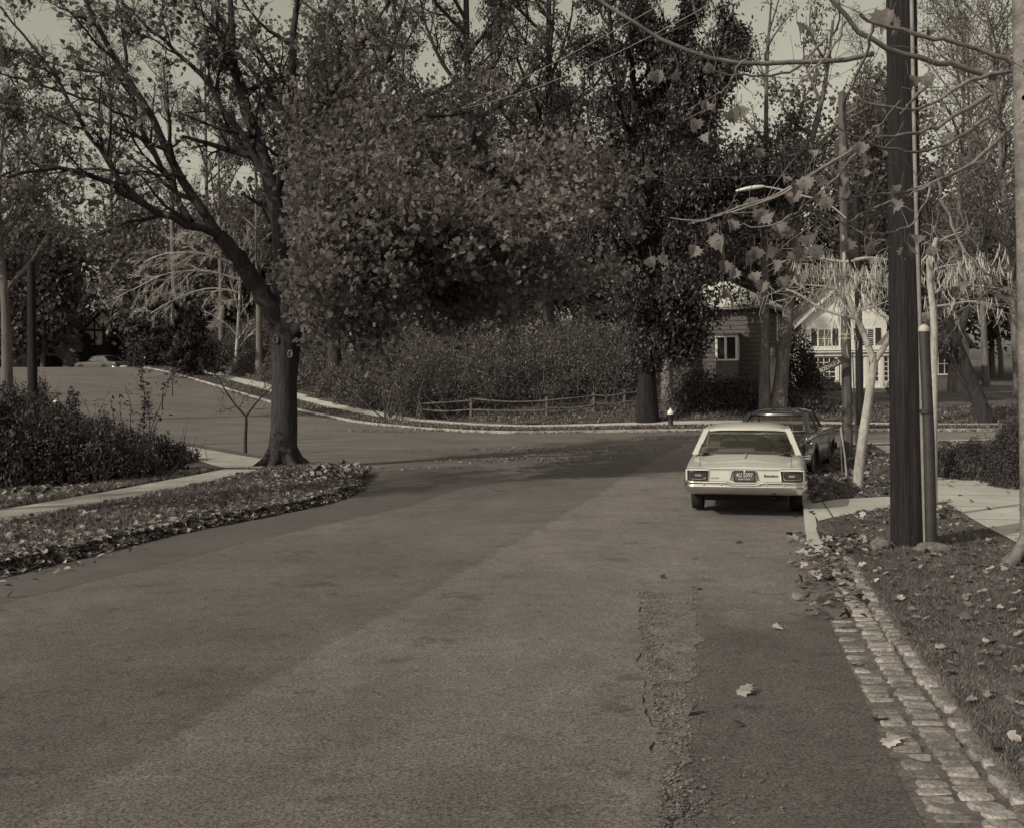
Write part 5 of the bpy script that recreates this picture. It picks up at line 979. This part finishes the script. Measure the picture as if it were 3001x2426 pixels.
for s in (-1, 1):                                                # tail lamps: recessed bezel, chrome ring, ribbed lens
    xc = s * .715; oc = [(-.165, .745), (.165, .745), (.165 if s > 0 else .15, .60), (0, .585), (-.165 if s < 0 else -.15, .60)]
    def shp(k_, y): return [[xc + x * k_ * 1.0, y, .672 + (z - .672) * k_] for x, z in oc]
    m = MB(); A, B, C_ = shp(1.10, -.012), shp(1.02, -.020), shp(.92, -.004)
    m.grid(np.array([shp(1.18, .01), A, B]), close=True, smooth=False); tl = m.build('tail_lamp', car_white, CW)
    MB().grid(np.array([B, C_]), close=True, smooth=False).build('bezel', under_m, tl)
    MB().add(C_, np.arange(5)).grid(np.array([C_, shp(.92, .01)]), close=True).build('lens', lens_m, tl)
    lp = np.array(shp(.78, -.010)); MB().tube(np.concatenate([lp, lp[:1]]), .007, 6).build('lens_trim', chrome, tl)
    MB().box((xc, -.009, .668), (.10, .012, .035)).build('reversing_light', M('reversing_lens', .22, .3, 20, .4), tl)
# plate, surround, lettering
m = MB(); fr_ = [(-.235, .60), (-.205, .735), (.205, .735), (.235, .60)]; m.grid(np.array([[[x, .0, z] for x, z in fr_], [[x * .93, -.02, .668 + (z - .668) * .9] for x, z in fr_], [[x * .86, -.006, .668 + (z - .668) * .85] for x, z in fr_]]), close=True, smooth=False); m.add([[x * .93, -.007, .668 + (z - .668) * .9] for x, z in fr_], np.arange(4)[::-1]); ps_ = m.build('plate_surround', chrome, CW)
pl_ = MB().box((0, -.02, .665), (.335, .012, .165)).build('licence_plate', ink_d, CW); MB().box((0, -.027, .662), (.295, .006, .125)).build('plate_face', plate_m, pl_)
text('4U 5597', pl_, (0, -.0315, .680), .092, ink_w, .80, name='plate_lettering'); text('NEW YORK', pl_, (0, -.0315, .617), .036, ink_w, 1, name='plate_lettering')
MB().box((0, -.03, .742), (.02, .01, .03)).build('plate_light', lamp_m, pl_)
text('Belvedere', CW, (.40, -.008, .672), .062, ink_d, .85, name='script_badge'); 
o = text('P   L   Y   M   O   U   T   H', CW, (0, .02, .8285), .035, metal_g, 1.55, name='trunk_lettering', rot=(R(8), 0, 0))
MB().box((-.46, -.006, .635), (.12, .006, .025)).build('dealer_badge', metal_g, CW)
m = MB()                                                         # lid seams, rear edge, centre crease
m.tube([[-.92, -.001, .778], [-.58, -.003, .775], [-.54, -.003, .766], [.54, -.003, .766], [.58, -.003, .775], [.92, -.001, .778]], .0045, 4)
m.tube([[-.88, -.001, .748], [.88, -.001, .748]], .0025, 4)
m.build('trunk_seam', M('seam_shadow', .10, .1, 5), CW)
m = MB()
for s in (-1, 1): m.tube([[s * .70, .02, .812], [s * .72, .5, .872], [s * .74, 1.08, .938]], .004, 4)
m.tube([[-.74, 1.12, .948], [0, 1.10, .962], [.74, 1.12, .948]], .004, 4); m.build('lid_edge', M('seam_shadow', .1), CW)
m = MB(); m.tube([[.0, .62, .905], [.004, .85, .934], [.004, 1.02, .955]], .009, 6); m.build('lid_crease', metal_g, CW)
m = MB(); m.lathe([(.001, -.03), (.05, -.02), (.062, .0), (.055, .02), (.001, .03)], (1.08, 3.35, 1.02), 18, 'y'); m.tube([[.96, 3.4, .88], [1.02, 3.38, .96], [1.08, 3.36, 1.0]], .012, 6)
mr_ = m.build('side_mirror', metal_d, CW); th = np.linspace(0, 2 * np.pi, 20); MB().tube(np.column_stack([1.08 + .06 * np.cos(th), np.full(20, 3.33), 1.02 + .06 * np.sin(th)]), .006, 6).build('mirror_rim', chrome, mr_)
MB().tube([[.86, 4.3, .87], [.80, 4.2, 1.3], [.74, 4.1, 1.78]], [.006, .004, .002], 5).build('antenna', chrome, CW)
for s in (-1, 1): m = MB().tube([[s * .955, .4, .70], [s * .968, 2.0, .735], [s * .965, 4.6, .70]], .008, 5).build('side_trim', chrome, CW)
for zz, xx in ((.86, .28), (.86, .60)): MB().lathe([(.001, -.05), (.13, -.05), (.16, 0), (.13, .05), (.001, .05)], (xx, 1.62, 1.03), 12, 'y').build('cushion', under_m, CW)
# older dark car
ws2 = [.82, .86, .90, .93, .94, .94, .94, .93, .92, .90, .84, .76]; zs2 = [.86, .90, .95, .99, 1.0, 1.0, .99, .98, .96, .93, .86, .78]; zd2 = [.78, .84, .93, 1.0, 1.03, 1.05, 1.05, 1.04, 1.0, .96, .88, .8]
b = P(2286, 1400, 22.3); l2 = np.array([b[0] - .40, 22.1, gz(b[0], 23.5) - VG + .01])
CD = car('parked_car', 'older dark sedan with chrome rimmed rear window parked ahead of the white one', l2, R(-25), 4.75, ws2, zs2, zd2, ((.95, 1.04, .70), (1.55, 1.39, .62), (2.75, 1.40, .62), (3.25, 1.04, .72), 1.52), car_dark, old=True)
for s in (-1, 1):
    MB().lathe([(.001, -.03), (.05, -.025), (.06, 0), (.06, .05)], (s * .80, -.01, .80), 14, 'y').build('tail_lamp', lens_m, CD)
    MB().tube([[s * .945, .3, .80], [s * .955, 2.2, .84], [s * .93, 4.4, .80]], .013, 6).build('side_trim', chrome, CD)
    MB().tube([[s * .93, .2, .98], [s * .945, 2.4, 1.01], [s * .93, 3.3, 1.0]], .010, 6).build('belt_trim', chrome, CD)
b = at(364, 1075, 79.5); CC = car('parked_car', 'distant pale roofed car just showing over the crest of the hill road', (b[0], b[1], b[2] - VG - .55), R(62), 4.75, ws2, zs2, zd2, ((.95, 1.04, .70), (1.55, 1.39, .62), (2.75, 1.40, .62), (3.25, 1.04, .72), 1.50), M('grey_car_paint', .07, .1, 3, .35, coat=.4), group='cars in the distance')
# ---------------------------------------------------------------- ground cover: grass blades, leaf litter, single fallen leaves
rng = np.random.default_rng(91)
def inside(poly, X, Y):
    c = np.zeros(X.shape, bool); n = len(poly)
    for i in range(n):
        x1, y1 = poly[i][:2]; x2, y2 = poly[(i + 1) % n][:2]
        if y1 == y2: continue
        c ^= ((y1 > Y) != (y2 > Y)) & (X < (x2 - x1) * (Y - y1) / (y2 - y1) + x1)
    return c
def band(line, w0, w1, n, rng, pw=1.):
    i = rng.integers(0, len(line) - 1, n); f = rng.uniform(0, 1, n)[:, None]; p = line[i] * (1 - f) + line[i + 1] * f; t = np.gradient(line, axis=0)[i]; t /= np.linalg.norm(t, axis=1, keepdims=True); nrm = np.column_stack([t[:, 1], -t[:, 0]])
    return p + nrm * (w0 + (w1 - w0) * rng.uniform(0, 1, n)[:, None] ** pw)
def gz_pts(p, off=VG): return np.column_stack([p, hgt(p[:, 0], p[:, 1]) + off])
swp = sw - 0; rnear = right_kerb[(right_kerb[:, 1] > 1.5) & (right_kerb[:, 1] < 16)]; rmid = right_kerb[(right_kerb[:, 1] > 15) & (right_kerb[:, 0] < 14)]
swl = round_line(sw, .3, 5)
def off_walk(p):
    k_ = np.ones(len(p), bool)
    for ln, a, b_ in ((swl, -.6, 1.1),):
        xs = np.interp(p[:, 1], ln[:, 1], ln[:, 0]); k_ &= ~((p[:, 0] > xs + a) & (p[:, 0] < xs + b_ + .05))
    k_ &= ~inside([q[:2] for q in ap], p[:, 0], p[:, 1]); return k_
def blades(mb, p, h_, rng, w_=.006):
    n = len(p); a = rng.uniform(0, 2 * np.pi, n); hh = h_ * rng.uniform(.4, 1.3, n); ln = rng.normal(0, .5, (n, 2)) * hh[:, None]; d = np.column_stack([np.cos(a), np.sin(a), 0 * a]) * w_
    tip = p + np.column_stack([ln, hh]); v = np.stack([p - d, p + d, tip], 1).reshape(-1, 3); mb.add(v, np.arange(3 * n).reshape(n, 3), rng.uniform(0, 1, n))
gr = MB()
q = np.concatenate([band(rnear, .46, 2.9, 100000, rng), band(rnear, .40, .56, 16000, rng), band(right_kerb[(right_kerb[:, 1] > 12.7) & (right_kerb[:, 1] < 15.5)], .17, .6, 9000, rng)]); q = q[off_walk(q)]; blades(gr, gz_pts(q), .030, rng, .0035)
q = band(rmid, .2, 3.0, 30000, rng); q = q[off_walk(q)]; blades(gr, gz_pts(q), .07, rng, .009)
lk = left_kerb[(left_kerb[:, 1] > 7) & (left_kerb[:, 1] < 27)]; lw_x = lambda y: np.interp(y, lw[:, 1], lw[:, 0])
q = band(lk, -.1, -5.5, 60000, rng); q = q[~((q[:, 0] > lw_x(q[:, 1]) - .72) & (q[:, 0] < lw_x(q[:, 1]) + .62)) & (q[:, 0] < -3)]; blades(gr, gz_pts(q), .09, rng, .012)
q = band(far_kerb[(far_kerb[:, 0] > -32) & (far_kerb[:, 0] < 24)], .2, 1.8, 30000, rng); blades(gr, gz_pts(q), .10, rng, .02)
q = band(far_kerb[(far_kerb[:, 0] > -32) & (far_kerb[:, 0] < 26)], 3.9, 9, 50000, rng); blades(gr, gz_pts(q), .15, rng, .03)
tag(gr.build('grass', grass_m), 'short grass on the verges and lawns', kind='stuff')
lt = MB()
q = band(lk, -.02, -.5, 2600, rng, 1.3); leaves(lt, gz_pts(q, VG + .03), .12, T_MAPLE, rng, .35)
for w_, o_ in ((.12, .025), (.06, .06), (0, .09), (-.06, .12)): q = band(lk, w_ + .03, w_ - .04, 900, rng); leaves(lt, gz_pts(q, o_), .11, T_MAPLE, rng, .4)
q = band(lk, -.1, -2.4, 3000, rng); q = q[~((q[:, 0] > lw_x(q[:, 1]) - .6) & (q[:, 0] < lw_x(q[:, 1]) + .5))]; leaves(lt, gz_pts(q, VG + .045), .10, T_MAPLE, rng, .45)
q = np.array([-4.3, 23.2]) + rng.normal(0, 1, (3600, 2)) * [.75, 1.1]; q = q[q[:, 0] < -3.45]; leaves(lt, np.column_stack([q, hgt(q[:, 0], q[:, 1]) + VG + .02 + rng.uniform(0, .28, len(q)) * np.exp(-((q - [-4.3, 23.0]) ** 2).sum(1) / .8)]), .12, T_MAPLE, rng, .7)
q = band(lk, -2.5, -7, 2600, rng); q = q[~((q[:, 0] > lw_x(q[:, 1]) - .7) & (q[:, 0] < lw_x(q[:, 1]) + .6))]; leaves(lt, gz_pts(q, VG + .04), .11, T_MAPLE, rng, .45)
q = band(rnear, .42, 3.4, 1700, rng); q = q[off_walk(q)]; leaves(lt, gz_pts(q, VG + .03), .065, T_MAPLE, rng, .35)
q = band(right_kerb[(right_kerb[:, 1] > 7.5) & (right_kerb[:, 1] < 14.3)], -.28, .35, 300, rng, .8); q = q[rng.uniform(0, 1, len(q)) < np.clip((q[:, 1] - 7.3) / 4, 0, 1)]; leaves(lt, gz_pts(q, .05), .085, T_MAPLE, rng, .4)
q = band(right_kerb[(right_kerb[:, 1] > 11.4) & (right_kerb[:, 1] < 13.4)], .12, .7, 150, rng); leaves(lt, gz_pts(q, VG + .03), .08, T_MAPLE, rng, .45)
q = band(rmid, .1, 3.6, 2400, rng); q = q[off_walk(q)]; leaves(lt, gz_pts(q, VG + .05), .10, T_MAPLE, rng, .4)
q = band(swl[(swl[:, 1] > 6) & (swl[:, 1] < 30)], -.5, 1.3, 150, rng); leaves(lt, gz_pts(q, VG + .03), .09, T_MAPLE, rng, .25)
q = band(far_kerb[(far_kerb[:, 0] > -30) & (far_kerb[:, 0] < 26)], -.45, .15, 4200, rng, .8); q = q[rng.uniform(0, 1, len(q)) < .35 + .65 * (np.sin(q[:, 0] * 1.1) > 0)]; leaves(lt, gz_pts(q, .04), .12, T_OVAL, rng, .4)
q = band(far_kerb[(far_kerb[:, 0] > -30) & (far_kerb[:, 0] < 26)], .2, 1.9, 5200, rng); leaves(lt, gz_pts(q, VG + .06), .13, T_OVAL, rng, .5)
q = band(far_kerb[(far_kerb[:, 0] > -30) & (far_kerb[:, 0] < 26)], 3.8, 9, 9000, rng); leaves(lt, gz_pts(q, VG + .08), .15, T_OVAL, rng, .5)
for (a, b_, rx, ry, n_) in ((1080, 965, 1.8, .8, 260), (1200, 950, 1.6, .6, 160), (1040, 945, 2.2, .7, 160), (870, 985, 1.2, .5, 60), (1450, 920, 2.5, .8, 160), (150, 1170, .5, 2.2, 170), (1300, 940, 4, .9, 120), (800, 905, 3, .8, 200)):
    c = GV(a, b_)[:2]; q = c + rng.normal(0, 1, (n_, 2)) * [rx, ry] * .6; leaves(lt, gz_pts(q, .035), .10, T_OVAL, rng, .35)
tag(lt.build('leaf_litter', litter_m), 'fallen dry leaves gathered along kerbs and verges', kind='stuff')
LV = [(1560, 1457, 1.25, 'wide dry leaf lying flat on the middle of the dark patch'), (1449, 1500, 1.1, 'curled pale leaf at the left edge of the dark patch'), (1462, 1236, 1.0, 'pale leaf at the upper left corner of the dark patch'), (1632, 1320, 1.1, 'flat leaf on the dark patch left of the gutter stones'), (1535, 1484, .6, 'small leaf below the wide one on the dark patch'), (1550, 1527, .7, 'dark curled leaf low on the dark patch'), (1870, 1560, 1.5, 'large curled leaf against the lowest gutter stones'), (1848, 1520, 1.1, 'pale leaf beside the gutter above the large curled one'), (1550, 1140, .9, 'leaf on the asphalt just behind the white sedan'), (1390, 1213, .7, 'small leaf on the road left above the broken joint'), (1455, 1172, .7, 'lone small leaf on the road behind the sedan'), (1795, 1398, .9, 'leaf lying at the asphalt edge by the gutter stones'), (2060, 1590, 1.3, 'upright pale leaf on the grass at the lower right corner'), (2025, 1335, 1.0, 'pale leaf on the grass below the utility pole, nearest the frame edge'), (2045, 1390, 1.1, 'pale leaf in the grass above the lower right corner'), (1795, 1163, 1.2, 'pale leaf on the grass left of the utility pole foot'), (1900, 1380, .9, 'pale leaf in the grass right of the gutter stones')]
for i, (a, b_, s, lab) in enumerate(LV):
    c = GV(a, b_, .0); rr_ = np.interp(c[1], right_kerb[:, 1], right_kerb[:, 0]); z = VG + .05 if c[0] > rr_ + .3 else .022; m = MB(); hang_leaf(m, np.zeros(3), .115 * s, np.random.default_rng(100 + i), flat=True)
    o = m.build('fallen_leaf', leaf_near if i % 3 else litter_m); o.location = (c[0], c[1], c[2] + z); tag(o, lab, 'leaf', 'single fallen leaves')
